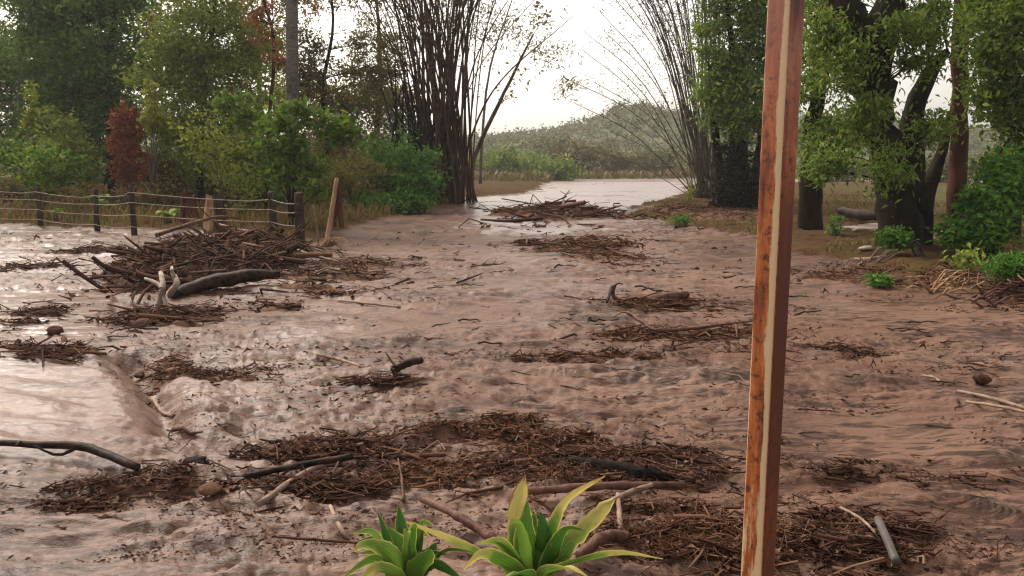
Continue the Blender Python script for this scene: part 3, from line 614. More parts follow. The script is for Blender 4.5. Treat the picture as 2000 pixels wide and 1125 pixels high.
# ---- right bank trees
GR = 'trees on the right bank'
b0 = on(1440, 408); Y = b0[1]
t = [b0 - np.array([0, 0, .2]), P(1440, 340, Y), P(1440, 260, Y), P(1430, 120, Y), P(1420, -80, Y)]
tree('broadleaf_tree', 'tree with a thick dark many-stemmed foot just left of the rusty post', 'tree', GR, b0, t, [.34, .28, .22, .12, .06],
     [E(1440, 70, Y, 75, 90) + (1.6,), E(1410, 180, Y, 40, 70), E(1470, 200, Y - 1, 50, 60), E(1440, -90, Y, 130, 90), E(1500, 100, Y, 60, 120)], L_MANGO, BARK_DARK, leaf=.17, ncl=40, per=95, clr=.5, droop=1.0,
     extra=[([on(1408 + 22 * k, 408) - np.array([0, 0, .2]), P(1404 + 24 * k, 330, Y + .3 * (k % 2)), P(1396 + 28 * k + 8 * (k % 2), 250, Y + .4 * (k % 2)), P(1385 + 34 * k, 130, Y)], [.2, .15, .13, .05]) for k in range(4)])
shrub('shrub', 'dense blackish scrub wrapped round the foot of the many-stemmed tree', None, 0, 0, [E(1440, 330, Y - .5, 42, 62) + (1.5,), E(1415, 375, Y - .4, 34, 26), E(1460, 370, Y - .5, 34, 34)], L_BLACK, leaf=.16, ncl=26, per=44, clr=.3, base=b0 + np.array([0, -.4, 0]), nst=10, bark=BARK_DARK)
b0 = on(1582, 446); Y = b0[1]
t = [b0 - np.array([0, 0, .2]), P(1584, 360, Y), P(1590, 250, Y), P(1608, 120, Y), P(1612, -60, Y)]
tree('broadleaf_tree', 'dark-trunked tree with drooping fresh leaves directly behind the rusty post', 'tree', GR, b0, t, [.30, .26, .2, .15, .08],
     [E(1615, 290, Y - .5, 38, 45) + (1.1,), E(1640, 255, Y - .3, 50, 24), E(1580, 150, Y, 60, 80), E(1600, 30, Y, 70, 50), E(1590, -110, Y, 160, 90)], L_MANGO, BARK_DARK, leaf=.14, ncl=26, per=72, clr=.36, droop=1.4, aspect=.36)
b0 = on(1755, 482); Y = b0[1]
t = [b0 - np.array([0, 0, .25]), P(1752, 420, Y), P(1738, 330, Y), P(1715, 240, Y), P(1690, 150, Y), P(1672, 70, Y), P(1640, 0, Y), P(1610, -120, Y)]
tree('broadleaf_tree', 'huge gnarled dark tree with forked limbs on the right bank', 'tree', GR, b0, t, [.46, .38, .31, .30, .37, .34, .26, .14],
     [E(1610, 90, Y - .4, 30, 60) + (.7,), E(1640, 20, Y + .5, 40, 30) + (.4,), E(1800, 95, Y - .5, 45, 50) + (.7,), E(1690, 235, Y - 1, 26, 45) + (.6,), E(1650, 130, Y - .9, 26, 45) + (.5,), E(1760, 60, Y - .9, 30, 30) + (.4,), E(1740, 330, Y - .9, 30, 50) + (.4,), E(1815, 260, Y, 35, 40) + (.5,), E(1812, 50, Y, 40, 50) + (.8,), E(1700, -130, Y, 220, 110) + (2.0,), E(1620, 320, Y - .2, 30, 30) + (.5,)], L_MANGO, BARK_DARK, leaf=.125, ncl=26, per=72, clr=.34, droop=1.6, aspect=.34, sides=14, tr_n=26, limb_r=.12,
     extra=[([P(1690, 150, Y), P(1712, 80, Y), P(1735, 20, Y), P(1760, -90, Y)], [.44, .36, .28, .12]),
            ([P(1765, 410, Y), P(1780, 330, Y + .1), P(1782, 230, Y + .2), P(1812, 150, Y + .2), P(1850, 100, Y + .2)], [.26, .24, .2, .15, .07]),
            ([P(1680, 110, Y), P(1630, 70, Y), P(1580, 30, Y - .3)], [.34, .18, .06]),
            ([b0 + np.array([.55, .2, -.2]), P(1805, 400, Y), P(1828, 330, Y + .3), P(1846, 275, Y + .5), P(1852, 220, Y + .5)], [.22, .16, .12, .08, .03])])
b0 = on(1872, 452); Y = b0[1]
t = [b0 - np.array([0, 0, .2]), P(1868, 350, Y), P(1873, 200, Y), P(1880, 0, Y), P(1884, -250, Y)]
tree('straight_tree', 'straight smooth red-brown trunk rising out of frame on the right bank', 'tree', GR, b0, t, [.24, .195, .19, .18, .15], [E(1884, -300, Y, 150, 60)], L_OLIVE, BARK_RED, leaf=.25, ncl=26, per=40, clr=.5, sides=12)
b0 = on(1990, 476); Y = b0[1] + 1
b0 = P(1985, 470, Y); b0[2] = H(b0[0], Y)
t = [b0 - np.array([0, 0, .2]), P(1985, 400, Y), P(2000, 300, Y), P(1985, 150, Y), P(1990, -60, Y)]
tree('broadleaf_tree', 'leafy tree overhanging the right edge of the frame', 'tree', GR, b0, t, [.11, .1, .09, .07, .04],
     [E(1960, 60, Y, 60, 70) + (1.2,), E(1985, 180, Y, 65, 70) + (1.4,), E(1950, 150, Y + .5, 36, 60), E(2010, 290, Y, 60, 60), E(1990, -90, Y, 90, 80), E(1940, 20, Y + 1, 32, 40)], L_MANGO, BARK_DARK, leaf=.14, ncl=28, per=75, clr=.34, droop=.8,
     extra=[([b0, P(1930, 360, Y), P(1955, 300, Y), P(1990, 240, Y)], [.08, .06, .04, .02])])
b0 = on(1935, 505); Y = b0[1]
shrub('shrub', 'bright green shrub crowding the right bank below the leafy tree', None, 0, 0, [E(1950, 330, Y + .6, 50, 50) + (1.2,), E(1920, 400, Y, 55, 40) + (1.3,), E(1880, 455, Y, 40, 24), E(1985, 390, Y, 40, 60), E(1930, 455, Y - .3, 40, 28)], L_BUSH, leaf=.13, ncl=18, per=40, clr=.22, base=b0, nst=10)
b0 = on(1749, 486); b0 = b0 + np.array([0, -.9, 0]); Y = b0[1]; b0[2] = H(b0[0], Y)
shrub('bush', 'small round green bush at the foot of the huge gnarled tree', None, 0, 0, [E(1748, 464, Y, 24, 20)], L_BUSH, leaf=.09, ncl=34, per=26, clr=.12, base=b0, nst=5, cat='bush')
for px, py, w, h, m, lab in ((1330, 442, 17, 14, L_BUSH, 'small green tuft on the tip of the muddy spit'), (1635, 458, 20, 18, L_BUSH, 'leafy seedling just right of the tree behind the rusty post'), (1346, 395, 9, 20, L_YELLOW, 'yellow-green sprout in front of the arching bamboo foot'),
        (1720, 560, 10, 8, L_BUSH, 'tiny green sprout at the muddy edge of the right bank'), (1560, 452, 16, 9, L_OLIVE, 'low olive weed at the foot of the rusty post view'), (1890, 530, 30, 20, L_OLIVE, 'dry olive weed clump among the tan stalks')):
    if 'view' in lab: continue
    b0 = on(px, py); Y = b0[1]
    shrub('small_plant', lab, None, 0, 0, [E(px, py - h, Y, w, h)], m, leaf=.10, ncl=10, per=18, clr=.12, base=b0, nst=3, cat='plant')
b0 = on(1985, 560); Y = b0[1]
shrub('shrub', 'grassy bright green plant spilling over the dark cut bank at the right edge', None, 0, 0, [E(1975, 525, Y, 45, 16) + (1.2,), E(2030, 510, Y, 50, 22)], L_BUSH, leaf=.2, ncl=16, per=26, clr=.16, base=b0, nst=4, aspect=.18, cat='plant')

# ---- far bank bushes, far scrub on the hill
GF = 'bushes on the far bank'
for px, Y, w, h, m, lab in ((985, 84, 45, 60, L_FARGREEN, 'green rounded bush on the far bank nearest the lone slim tree'), (1045, 88, 40, 42, L_FARGREEN, 'yellowish green bush in the middle of the far bank'),
        (1095, 80, 45, 40, L_FARGREEN, 'low green bush close to the far water edge'), (1130, 96, 60, 62, L_FARBROWN, 'brownish scrubby bush below the hill top'), (1200, 98, 60, 48, L_FARBROWN, 'olive-brown bush below the hill, left of the arching bamboo'),
        (940, 92, 40, 40, L_FARGREEN, 'pale green bush half hidden by the lone slim tree'), (1275, 100, 60, 40, L_FAR, 'dull green bush seen through the arching bamboo'), (1060, 110, 70, 75, L_FAR, 'greyish tall bush behind the far bank'),
        (1640, 75, 60, 40, L_FAR, 'dull bush in the field left of the huge gnarled tree'), (1830, 70, 70, 50, L_FAR, 'dull bush in the field behind the straight red trunk'), (1400, 95, 60, 60, L_FAR, 'dull bush in the field behind the arching bamboo'), (1950, 60, 80, 60, L_FAR, 'dull bush in the field at the right edge')):
    x = P(px, 340, Y)[0]; b0 = np.array([x, Y, max(H(x, Y), float(hill_z(np.array([x]), np.array([Y]))[0]))])
    zc = b0[2] + M(h, Y) * .5
    shrub('far_bush', lab, GF, 0, 0, [(np.array([x, Y, zc]), np.array([M(w, Y), M(w, Y) * .7, M(h, Y) * .5]))], m, leaf=.5, ncl=34, per=34, clr=.9, base=b0, nst=4, cat='bush', shell=.2)
def hill_scrub():
    mb = MB(); n = 4200
    x = rng.uniform(-60, 230, n); y = rng.uniform(112, 285, n) ; z = hill_z(x, y)
    for a, b, c in zip(x, y, z):
        s = rng.uniform(.8, 2.2)
        leaf_quads(mb, np.array([a, b, c + s * .5]) + rng.normal(size=(16, 3)) * np.array([s * .55, s * .55, s * .45]), 1.0, .6, .4, .2)
    o = mb.build('hillside_scrub', L_FAR, smooth=False, kind='stuff'); o['label'] = 'hazy green scrub covering the far hillside'
hill_scrub()

# undergrowth and dry grass on the banks
def scatter_blades(name, label, region, n, hgt, mat, ok, wid=.012, bend=.5):
    x = rng.uniform(region[0], region[1], n * 3); y = rng.uniform(region[2], region[3], n * 3)
    k = ok(x, y); x = x[k][:n]; y = y[k][:n]; z = H(x, y)
    h = hgt * (.4 + .9 * rng.random(len(x))); a = rng.uniform(0, 6.283, len(x)); d = np.stack([np.cos(a), np.sin(a), 0 * a], 1); s = np.stack([-np.sin(a), np.cos(a), 0 * a], 1) * wid
    p = np.stack([x, y, z - .02], 1); m = p + d * (h * bend * .3)[:, None] + np.array([0, 0, 1]) * (h * .6)[:, None]; t = p + d * (h * bend)[:, None] + np.array([0, 0, 1]) * h[:, None]
    v = np.stack([p - s, p + s, m + s * .8, m - s * .8, t], 1).reshape(-1, 3); i = np.arange(len(x))[:, None] * 5
    mb = MB(); mb.add(v, [i + np.array([[0, 1, 2, 3]]), i + np.array([[3, 2, 4]])])
    o = mb.build(name, mat, smooth=False, kind='stuff'); o['label'] = label
def in_lb(x, y): return (masks(x, y)[0] > .25) & (fbm(x * .8, y * .8, 3, 101) > .47)
def in_rb(x, y): return (masks(x, y)[1] > .1) & (fbm(x * .7, y * .7, 3, 103) > .50)
scatter_blades('undergrowth', 'tangled low undergrowth behind the fence', (-24, -1.5, 20, 40), 11000, .33, L_UNDER, in_lb, .022)
scatter_blades('grass', 'short dry olive grass on the right bank', (2, 18, 9, 40), 15000, .13, L_DRYGRASS, in_rb, .010, .9)
scatter_blades('field_grass', 'rough dry grass of the far field', (-20, 60, 60, 110), 9000, .7, L_FARBROWN, lambda x, y: ground_full(x, y)[3] > .2, .12)

# ------------------------------------------------------------------ fence, stumps, stakes
def fence():
    posts = [(-190, 436, 85), (-90, 438, 82), (80, 446, 78), (190, 452, 82), (263, 458, 98), (536, 474, 100), (588, 486, 110)]
    feet = [on(a, b) for a, b, _ in posts]
    root = thing('wire_fence', feet[2], 'rusty wire fence on dark wooden posts along the mud edge', 'fence')
    tops = []
    for f, (a, b, hp) in zip(feet, posts):
        h = M(hp, f[1]); mb = MB(); lean = rng.normal(size=2) * .03
        q = bez([f - np.array([0, 0, .3]), f + np.array([lean[0] * .5, 0, h * .5]), f + np.array([lean[0], lean[1], h])], 10)
        w = .072 if a < 500 else .10
        mb.tube(q, np.linspace(w, w * .8, 10), 9, rough=.3); mb.build('post', POSTWOOD, root); tops.append((f, h))
    for k, fr in enumerate((.86, .66, .42, .18)):
        pts = []
        for (f, h), (f2, h2) in zip(tops[:-1], tops[1:]):
            A = f + np.array([0, -.11, h * fr]); B = f2 + np.array([0, -.11, h2 * (fr - (.0 if k else .05))])
            for t in np.linspace(0, 1, 8)[:-1]: pts.append(A + (B - A) * t - np.array([0, 0, .035 * math.sin(math.pi * t) * (1 + .8 * math.sin(k * 3))]))
        pts.append(B); mb = MB(); mb.tube(pts, .009, 5); mb.build('wire', WIRE, root)
fence()
def stump(label, px, py, top, wpx, mat, lean=0, mat2=None, name='broken_stump', jag=.5):
    f = on(px, py); Y = f[1]; h = M(py - top, Y); w = M(wpx, Y) / 2; mb = MB(); n, s = 9, 12
    th = np.arange(s) * 6.283 / s; hh = h * (1 - jag * rng.random(s)); v = []
    for i in range(n):
        t = i / (n - 1); r = w * (1.15 - .3 * t) * (1 + .2 * (rng.random(s) - .5))
        v.append(np.stack([f[0] + lean * t + np.cos(th) * r, f[1] + np.sin(th) * r, f[2] - .2 + t * (hh + .2)], 1))
    v = np.vstack(v + [[[f[0] + lean, f[1], f[2] + h * (1 - jag)]]]); i = np.arange(n - 1)[:, None] * s; j = np.arange(s)[None]; q = np.stack([i + j, i + (j + 1) % s, i + s + (j + 1) % s, i + s + j], -1).reshape(-1, 4)
    jj = np.arange(s); tri = np.stack([(n - 1) * s + jj, (n - 1) * s + (jj + 1) % s, np.full(s, n * s)], 1)
    mb.add(v, [q, tri]); o = mb.build(name, mat, smooth=False, origin=f); return tag(o, label, 'stump')
stump('dark red rotten stump beside the split tan stump', 372, 448, 372, 34, REDWOOD, jag=.4)
stump('split tan stump with torn pale wood above the debris heap', 412, 455, 382, 30, TANWOOD, lean=.1, jag=.6)
stump('dark broken post stub touching the split tan stump', 432, 460, 380, 22, POSTWOOD, jag=.2)
stump('red rotten snag just right of the leaning tan stake', 662, 450, 352, 18, REDWOOD, jag=.5)

def stick(name, label, cat, pts, r, mat, group=None, lift=0.0, n=14, sides=8, twigs=0, sink=.35, z=None):
    """a stick, log or pole through photo-ground points (px, py[, height above ground])"""
    w = []
    for p in pts:
        q = on(p[0], p[1]); q[2] += (p[2] if len(p) > 2 else 0) + lift; w.append(q)
    q = bez(w, n); rr = np.interp(np.linspace(0, 1, n), np.linspace(0, 1, len(r)), r)
    q[:, 2] += rr * (1 - 2 * sink); q[1:-1] += rng.normal(size=(n - 2, 3)) * np.minimum(rr[1:-1, None] * (0 if name == 'pipe' else .07), .005)
    base = w[0]
    if twigs:
        root = thing(name, base, label, cat, group); mb = MB(); mb.tube(q, rr, sides, rough=.15); stem_o = mb.build('stem', mat, root)
        for _ in range(twigs):
            k = rng.integers(2, n - 1); d = rng.normal(size=3); d[2] = abs(d[2]) * .35; d /= np.linalg.norm(d); L = rr.max() * rng.uniform(4, 12)
            mb = MB(); mb.tube(bez([q[k], q[k] + d * L * .5 + rng.normal(size=3) * L * .1, q[k] + d * L], 6), np.linspace(rr[k] * .5, rr[k] * .2, 6), 6); st_ = mb.build('side_twig', mat, stem_o); st_.location = (0, 0, 0)
        return root
    mb = MB(); mb.tube(q, rr * (1 if name == 'pipe' else 1 + .12 * (rng.random(n) - .5)), sides, rough=0 if name == 'pipe' else .22); return tag(mb.build(name, mat, origin=base), label, cat, group)

def stake(label, px, py, tx, ty, rad, mat, name='stake', cat='stake', dy=0):
    f = on(px, py); e = P(tx, ty, f[1] + dy); mb = MB(); mb.tube(bez([f - np.array([0, 0, .15]), (f + e) / 2 + np.array([.02, 0, 0]), e], 8), np.linspace(rad, rad * .75, 8), 8, rough=.2)
    tag(mb.build(name, mat, origin=f), label, cat)
stake('leaning tan stake standing at the corner of the mud edge', 634, 482, 658, 348, .055, TANWOOD)
stake('thin pale pole beside the leaning tan stake', 622, 478, 612, 400, .022, LOGMUD)
stake('pale rail slanting between the dark posts and the tan stake', 606, 486, 520, 452, .025, TANWOOD, dy=.4, name='rail', cat='rail')
# torn fibrous frond heap at the stake
def frond_heap():
    f = on(652, 486); root = thing('torn_frond_heap', f, 'torn tan frond stalks heaped at the foot of the leaning stake', 'dry stalks')
    for k in range(12):
        a = rng.uniform(-.9, 1.6); L = rng.uniform(.25, .6); d = np.array([math.cos(a), -abs(math.sin(a)) * .6, rng.uniform(-.1, .6)])
        s = f + np.array([rng.normal() * .1 - .15, rng.normal() * .08, .06]); mb = MB(); mb.tube(bez([s, s + d * L * .5 + np.array([0, 0, .1]), s + d * L - np.array([0, 0, .08])], 6), np.linspace(.03, .01, 6), 5, flat=.4); mb.build('stalk', TANWOOD, root)
frond_heap()
# tan stalks at the edge of the right bank
def stalks(name, label, px, py, wpx, n, L0, mat):
    f = on(px, py); root = thing(name, f, label, 'dry stalks')
    for k in range(n):
        x = f[0] + rng.uniform(-1, 1) * M(wpx, f[1]); y = f[1] + rng.normal() * .25; L = L0 * rng.uniform(.4, 1.1); a = rng.uniform(0, 3.14); d = np.array([math.cos(a) * .9, -.4 * rng.random(), rng.uniform(.05, .9)])
        s = np.array([x, y, H(x, y)]); mb = MB(); mb.tube(bez([s - d * .05, s + d * L * .6, s + d * L - np.array([0, 0, L * .25])], 6), np.linspace(.016, .006, 6), 5); mb.build('stalk', mat, root)
stalks('reed_stalks', 'broken tan reed stalks leaning on the edge of the right bank', 1840, 562, 50, 34, .55, TANWOOD)
stalks('reed_stalks', 'dark dead stalks against the cut bank at the right edge', 1960, 590, 70, 30, .6, LOGRED)
stalks('reed_stalks', 'few thin tan stalks behind the green sprout on the right bank', 1680, 520, 60, 16, .5, LOGMUD)

# low leafy seedlings behind the fence
def seedling(label, px, py, n, size, spread, mat=L_BRIGHT):
    f = on(px, py); root = thing('seedling', f, label, 'seedling')
    st = MB(); st.tube([f - np.array([0, 0, .05]), f + np.array([0, 0, spread * .6])], .012, 5); st.build('stem', BARK_PALE, root)
    for k in range(n):
        a = k * 2.4 + rng.random(); L = size * rng.uniform(.7, 1.2); d = np.array([math.cos(a), math.sin(a), 0]); s = np.cross(d, [0, 0, 1]); o = f + np.array([0, 0, spread * (.3 + .4 * k / n)])
        mb = MB(); t = np.linspace(0, 1, 6); w = np.sin(np.pi * np.clip(t * .92 + .06, 0, 1)) * L * .24
        p = o + d * (L * t * .8)[:, None] + np.array([0, 0, 1.0]) * (L * (.8 * t - .75 * t * t))[:, None]
        v = np.concatenate([p - s * w[:, None], p - np.array([0, 0, .02]), p + s * w[:, None]]); i = np.arange(5)
        mb.add(v, [np.stack([i, i + 1, i + 7, i + 6], 1), np.stack([i + 6, i + 7, i + 13, i + 12], 1)]); mb.build('leaf', mat, root)
seedling('broad-leaved seedling behind the fence above the debris heap', 330, 440, 9, .5, .3)
seedling('upright light green seedling behind the second fence post', 196, 425, 6, .55, .9)
seedling('green seedling low behind the first fence post', 110, 440, 9, .45, .3)
seedling('small pale green seedling beside the dark red stump', 330, 395, 6, .5, .5, L_YELLOW)

# ------------------------------------------------------------------ flood debris
def debris(name, label, cx, cy, wpx, hpx, hgt, n, tl, tr, earth, twm, group=None, ang=0.0, flat=.14, rag=1.25, res=72, bits=8):
    """a mat or heap: lumpy ragged mound draped on the ground plus tangled twigs"""
    c = on(cx, cy); a = on(cx - wpx, cy); up_ = on(cx, cy - hpx); dn = on(cx, cy + hpx)
    rx = abs(c[0] - a[0]); ry = max((up_[1] - dn[1]) / 2, .1); c[1] = (up_[1] + dn[1]) / 2; c[2] = H(c[0], c[1])
    if bits > 1: rx *= 1.2; ry *= 1.15; hgt *= .55
    root = thing(name, c, label, 'debris', group); sd = int(rng.integers(1, 9999)); ca, sa = math.cos(ang), math.sin(ang)
    sc = 1.0 / max(.25, min(1.6, ry * 1.1))
    def mask(u, v, x, y):
        r2 = u * u + v * v
        base = .52 if bits <= 1 else .365
        m = base * np.clip(1.25 - r2, -1, 1.2) + rag * 1.1 * (fbm(x * .8 * sc + sd, y * 3.2 * sc - .3 * x * sc, 4, sd, .6) - .5) + (.0 if bits > 1 else .15)
        return sstep(.20, .62, m) * sstep(1.9, 1.3, r2)
    def hh(u, v, x, y):
        m = mask(u, v, x, y)
        return hgt * m * (.35 + 1.2 * fbm(x * 6, y * 6, 4, sd + 1, .6)) - .05 * sstep(.25, 0, m)
    U, V = np.meshgrid(np.linspace(-1.5, 1.5, res), np.linspace(-1.5, 1.5, res))
    X = c[0] + rx * U * ca - ry * V * sa; Yy = c[1] + rx * U * sa + ry * V * ca
    Z = H(X.ravel(), Yy.ravel()).reshape(X.shape) - .014 + hh(U, V, X, Yy) + min(.03, hgt * .4) * (fbm(X * 16, Yy * 16, 2, 5) - .5)
    v = np.stack([X, Yy, Z], -1).reshape(-1, 3); i = np.arange(res - 1)[:, None] * res; j = np.arange(res - 1)[None]; q = np.stack([i + j, i + j + 1, i + res + j + 1, i + res + j], -1).reshape(-1, 4)
    mb = MB(); mb.add(v, [q]); mb.build('earth_mound', earth, root)
    mb = MB(); u = rng.uniform(-1.4, 1.4, size=(n * 7, 2)); xx = c[0] + rx * u[:, 0] * ca - ry * u[:, 1] * sa; yy = c[1] + rx * u[:, 0] * sa + ry * u[:, 1] * ca
    u = u[rng.random(len(u)) < mask(u[:, 0], u[:, 1], xx, yy) + .02][:n]; n = len(u)
    X = c[0] + rx * u[:, 0] * ca - ry * u[:, 1] * sa; Yy = c[1] + rx * u[:, 0] * sa + ry * u[:, 1] * ca
    hv = hh(u[:, 0], u[:, 1], X, Yy); Z = H(X, Yy) + np.maximum(hv, -.01)
    for x, y, z in zip(X, Yy, Z):
        an = rng.normal() * .75 + ang + (math.pi if rng.random() < .5 else 0); L = tl * (.2 + 1.2 * rng.random() ** 2); d = np.array([math.cos(an), math.sin(an), rng.normal() * flat]) * L / 2
        big_ = rng.random() < .05
        if big_: L *= 1.8; d = d * 1.8
        p = np.array([x, y, z + .004 + rng.random() * .05 * min(1, hgt * 6)]); kk = rng.normal(size=3) * L * .10; kk[2] *= .5
        kk *= 2.0 if not big_ else .5; r = tr * (.35 + 1.5 * rng.random() ** 3) * (2.2 if big_ else 1); mb.tube([p - d, p - d * .35 + kk, p + d * .3 - kk * .5, p + d + kk * .6], [r, r, r * .8, r * .35], 4, cap=False)
    fl = rng.integers(0, n, int(n * .9)); jit = rng.normal(size=(len(fl), 3)) * np.array([rx * .06, ry * .06, .006])
    leaf_quads(mb, np.stack([X, Yy, Z + .012], 1)[fl] + jit, max(.035, tl * .16), .5, .9, 0)
    mb.build('twigs', twm, root, kind='stuff')
    return root
GD = 'mats of flood debris on the mud'
debris('debris_heap', 'big dark heap of tangled roots and brush below the fence', 398, 532, 165, 44, .29, 2000, .6, .015, EARTH, TWIGS, GD, flat=.4, rag=.6, res=80, bits=1)
debris('debris_mat', 'ragged brush spilling from the big dark heap towards the channel', 660, 545, 140, 38, .13, 420, .5, .010, EARTH_RED, TWIGS, GD)
debris('debris_mat', 'dark brush mat along the grey pool near the left edge', 130, 505, 80, 26, .12, 260, .45, .010, EARTH, TWIGS, GD)
debris('debris_mat', 'small dark brush island in the grey pool at the left edge', 25, 628, 60, 22, .07, 170, .28, .007, EARTH, TWIGS, GD)
debris('debris_mat', 'long dark debris ridge between the grey pool and the stream', 110, 698, 150, 12, .07, 220, .3, .007, EARTH, TWIGS, GD, ang=-.1)
debris('debris_mat', 'brush fringe in front of the bleached branch', 290, 628, 90, 26, .12, 260, .4, .009, EARTH, TWIGS, GD)
debris('debris_island', 'long low island of brown debris lying in the far shining water', 1095, 424, 110, 15, .30, 420, 1.3, .022, EARTH_RED, TWIGS_RED, GD, flat=.2)
debris('debris_mat', 'thin debris streak just below the long island', 1130, 477, 100, 10, .10, 200, .7, .014, EARTH_RED, TWIGS_RED, GD)
debris('debris_mat', 'brown debris streak trailing down the middle of the channel', 1190, 505, 70, 20, .08, 200, .5, .011, EARTH_RED, TWIGS_RED, GD)
debris('debris_mat', 'reddish debris covering the muddy spit under the arching bamboo', 1390, 424, 125, 20, .16, 320, .7, .014, EARTH_RED, TWIGS_RED, GD)
debris('debris_mat', 'brown debris raft left of the rusty post at mid height', 1330, 600, 110, 14, .09, 220, .35, .008, EARTH_RED, TWIGS_RED, GD)
debris('debris_mat', 'wide brown brush raft reaching behind the rusty post', 1340, 660, 150, 26, .08, 420, .35, .007, EARTH_RED, TWIGS_RED, GD, ang=-.05)
debris('debris_mat', 'narrow debris ridge in the middle of the bumpy mud', 1150, 702, 130, 8, .05, 160, .25, .006, EARTH_RED, TWIGS_RED, GD)
debris('debris_mat', 'small dark brush pile around the forked log stub', 740, 750, 60, 18, .06, 160, .22, .006, EARTH, TWIGS, GD)
debris('debris_mat', 'dark brush band along the lip of the stream', 380, 740, 90, 30, .05, 240, .22, .006, EARTH_RED, TWIGS, GD, ang=.2)
debris('debris_mat', 'dense dark straw mat with two poles on its near edge', 630, 905, 180, 52, .085, 1500, .22, .0045, EARTH, TWIGS, GD, ang=.12, res=70, bits=10)
debris('debris_mat', 'reddish straw mat above the foreground plants', 960, 862, 190, 30, .07, 900, .17, .004, EARTH_RED, TWIGS_RED, GD, ang=-.1)
debris('debris_mat', 'broken brown straw strewn left of the charred log', 940, 930, 190, 48, .04, 800, .15, .004, EARTH_RED, TWIGS_RED, GD, ang=-.1)
debris('debris_mat', 'brown straw mat holding the charred log', 1250, 915, 220, 40, .07, 1100, .2, .0045, EARTH_RED, TWIGS, GD)
debris('debris_mat', 'tangled brown straw at the foot of the rusty post', 1370, 1065, 190, 68, .07, 1600, .2, .004, EARTH, TWIGS_RED, GD, res=70, bits=10)
debris('debris_mat', 'dark straw tangle right of the rusty post around the grey pipe', 1690, 1075, 170, 60, .065, 1200, .2, .004, EARTH, TWIGS, GD)
debris('debris_mat', 'thin dark straw scattered along the bottom left foreground', 250, 965, 190, 42, .045, 700, .15, .004, EARTH_RED, TWIGS, GD, ang=.1)
debris('debris_mat', 'dark straw line crossing the mud right of the rusty post', 1760, 935, 230, 26, .06, 520, .2, .005, EARTH_RED, TWIGS, GD, ang=-.12)
debris('debris_mat', 'leafy dark debris along the right bank edge', 1750, 548, 200, 14, .10, 380, .4, .009, EARTH_RED, TWIGS_RED, GD, ang=-.35)
debris('debris_mat', 'dark brush below the cut bank at the right edge', 1975, 585, 70, 22, .25, 260, .5, .010, EARTH, TWIGS, GD)
debris('debris_mat', 'faint debris streak right of the post below the smooth mud', 1650, 690, 110, 10, .04, 160, .25, .006, EARTH_RED, TWIGS, GD, ang=-.25)

# single logs, poles and branches
stick('log', 'thick dark log half buried in the near edge of the big heap', 'log', [(335, 580, .0), (400, 572, .06), (480, 566, .08), (545, 552, .10)], [.07, .10, .10, .06], LOGDARK, sink=.3)
stick('pole', 'long tan pole lying across the back of the big dark heap', 'pole', [(430, 490, .5), (520, 492, .3), (600, 505, .1), (690, 520, .03)], [.035, .03, .02], LOGMUD)
stick('pole', 'tan pole running from the heap to the dark posts', 'pole', [(440, 470, .3), (540, 488, .25), (640, 500, .05)], [.03, .025, .02], LOGMUD)
stick('branch', 'crooked brown branch arching over the top of the big heap', 'branch', [(310, 515, .45), (380, 500, .62), (430, 480, .6), (470, 470, .5)], [.04, .035, .02], LOGRED)
def bleached():
    f = on(310, 622); Y = f[1]; root = thing('bleached_branch', f, 'bleached antler-like branch in front of the big dark heap', 'branch')
    for pts, r in (([(296, 628), (312, 590), (318, 560), (314, 532)], [.035, .045, .035, .025]), ([(318, 562), (300, 550), (283, 544)], [.03, .022, .015]), ([(262, 628), (270, 604), (258, 590), (264, 570)], [.02, .025, .02, .012]),
                   ([(296, 630), (284, 606), (268, 598)], [.022, .02, .016]), ([(330, 575), (345, 555), (342, 538)], [.04, .035, .02]), ([(345, 556), (336, 530), (336, 522)], [.03, .022, .015]), ([(318, 575), (328, 600), (352, 622)], [.025, .02, .012])):
        mb = MB(); mb.tube(bez([P(a, b, Y + rng.normal() * .06) for a, b in pts], 10), np.interp(np.linspace(0, 1, 10), np.linspace(0, 1, len(r)), r), 7, rough=.15); mb.build('prong', LOGPALE if pts[0][0] != 262 else LOGMUD, root)
bleached()
stick('branch', 'long dark curved branch lying in the stream at the left edge', 'branch', [(-60, 885, .02), (80, 893, .03), (170, 905, .04), (270, 936, .02)], [.018, .022, .026, .022], LOGDARK, twigs=2, lift=.03)
stick('pole', 'upper dark pole on the near edge of the straw mat', 'pole', [(478, 948, .03), (580, 938, .045), (690, 916, .05)], [.016, .02, .02], LOGDARK, lift=.035)
stick('pole', 'lower tan pole slanting below the straw mat', 'pole', [(505, 982, .02), (600, 948, .035), (690, 918, .06)], [.016, .017, .012], LOGMUD, lift=.035)
stick('log', 'flat charred black log in front of the rusty post', 'log', [(1060, 912, .0), (1150, 920, .0), (1240, 940, .0), (1320, 948, .0)], [.012, .03, .05, .018], bark_mat('charred', (.004, .0035, .003), (.02, .014, .012), 12, 1, .8), lift=.035)
stick('pole', 'straight red-brown pole lying just below the charred log', 'pole', [(1015, 972, .02), (1170, 969, .02), (1335, 968, .015)], [.02, .022, .018], LOGRED, sink=.2, lift=.035)
stick('pole', 'red-brown pole slanting behind the foreground plants', 'pole', [(825, 1010, .03), (890, 1050, .03), (965, 1090, .03)], [.018, .02, .02], LOGRED, sink=.1, lift=.035)
stick('stick', 'short tan stick slanting up right of the foreground plants', 'stick', [(1190, 1005, .02), (1235, 990, .04), (1272, 972, .04)], [.014, .016, .012], LOGMUD, sink=.1, lift=.035)
stick('stick', 'tan stick standing nearly upright right of the foreground plants', 'stick', [(1213, 1062, .01), (1210, 1030, .02), (1206, 992, .02)], [.013, .013, .011], LOGMUD, sink=.1, lift=.035)
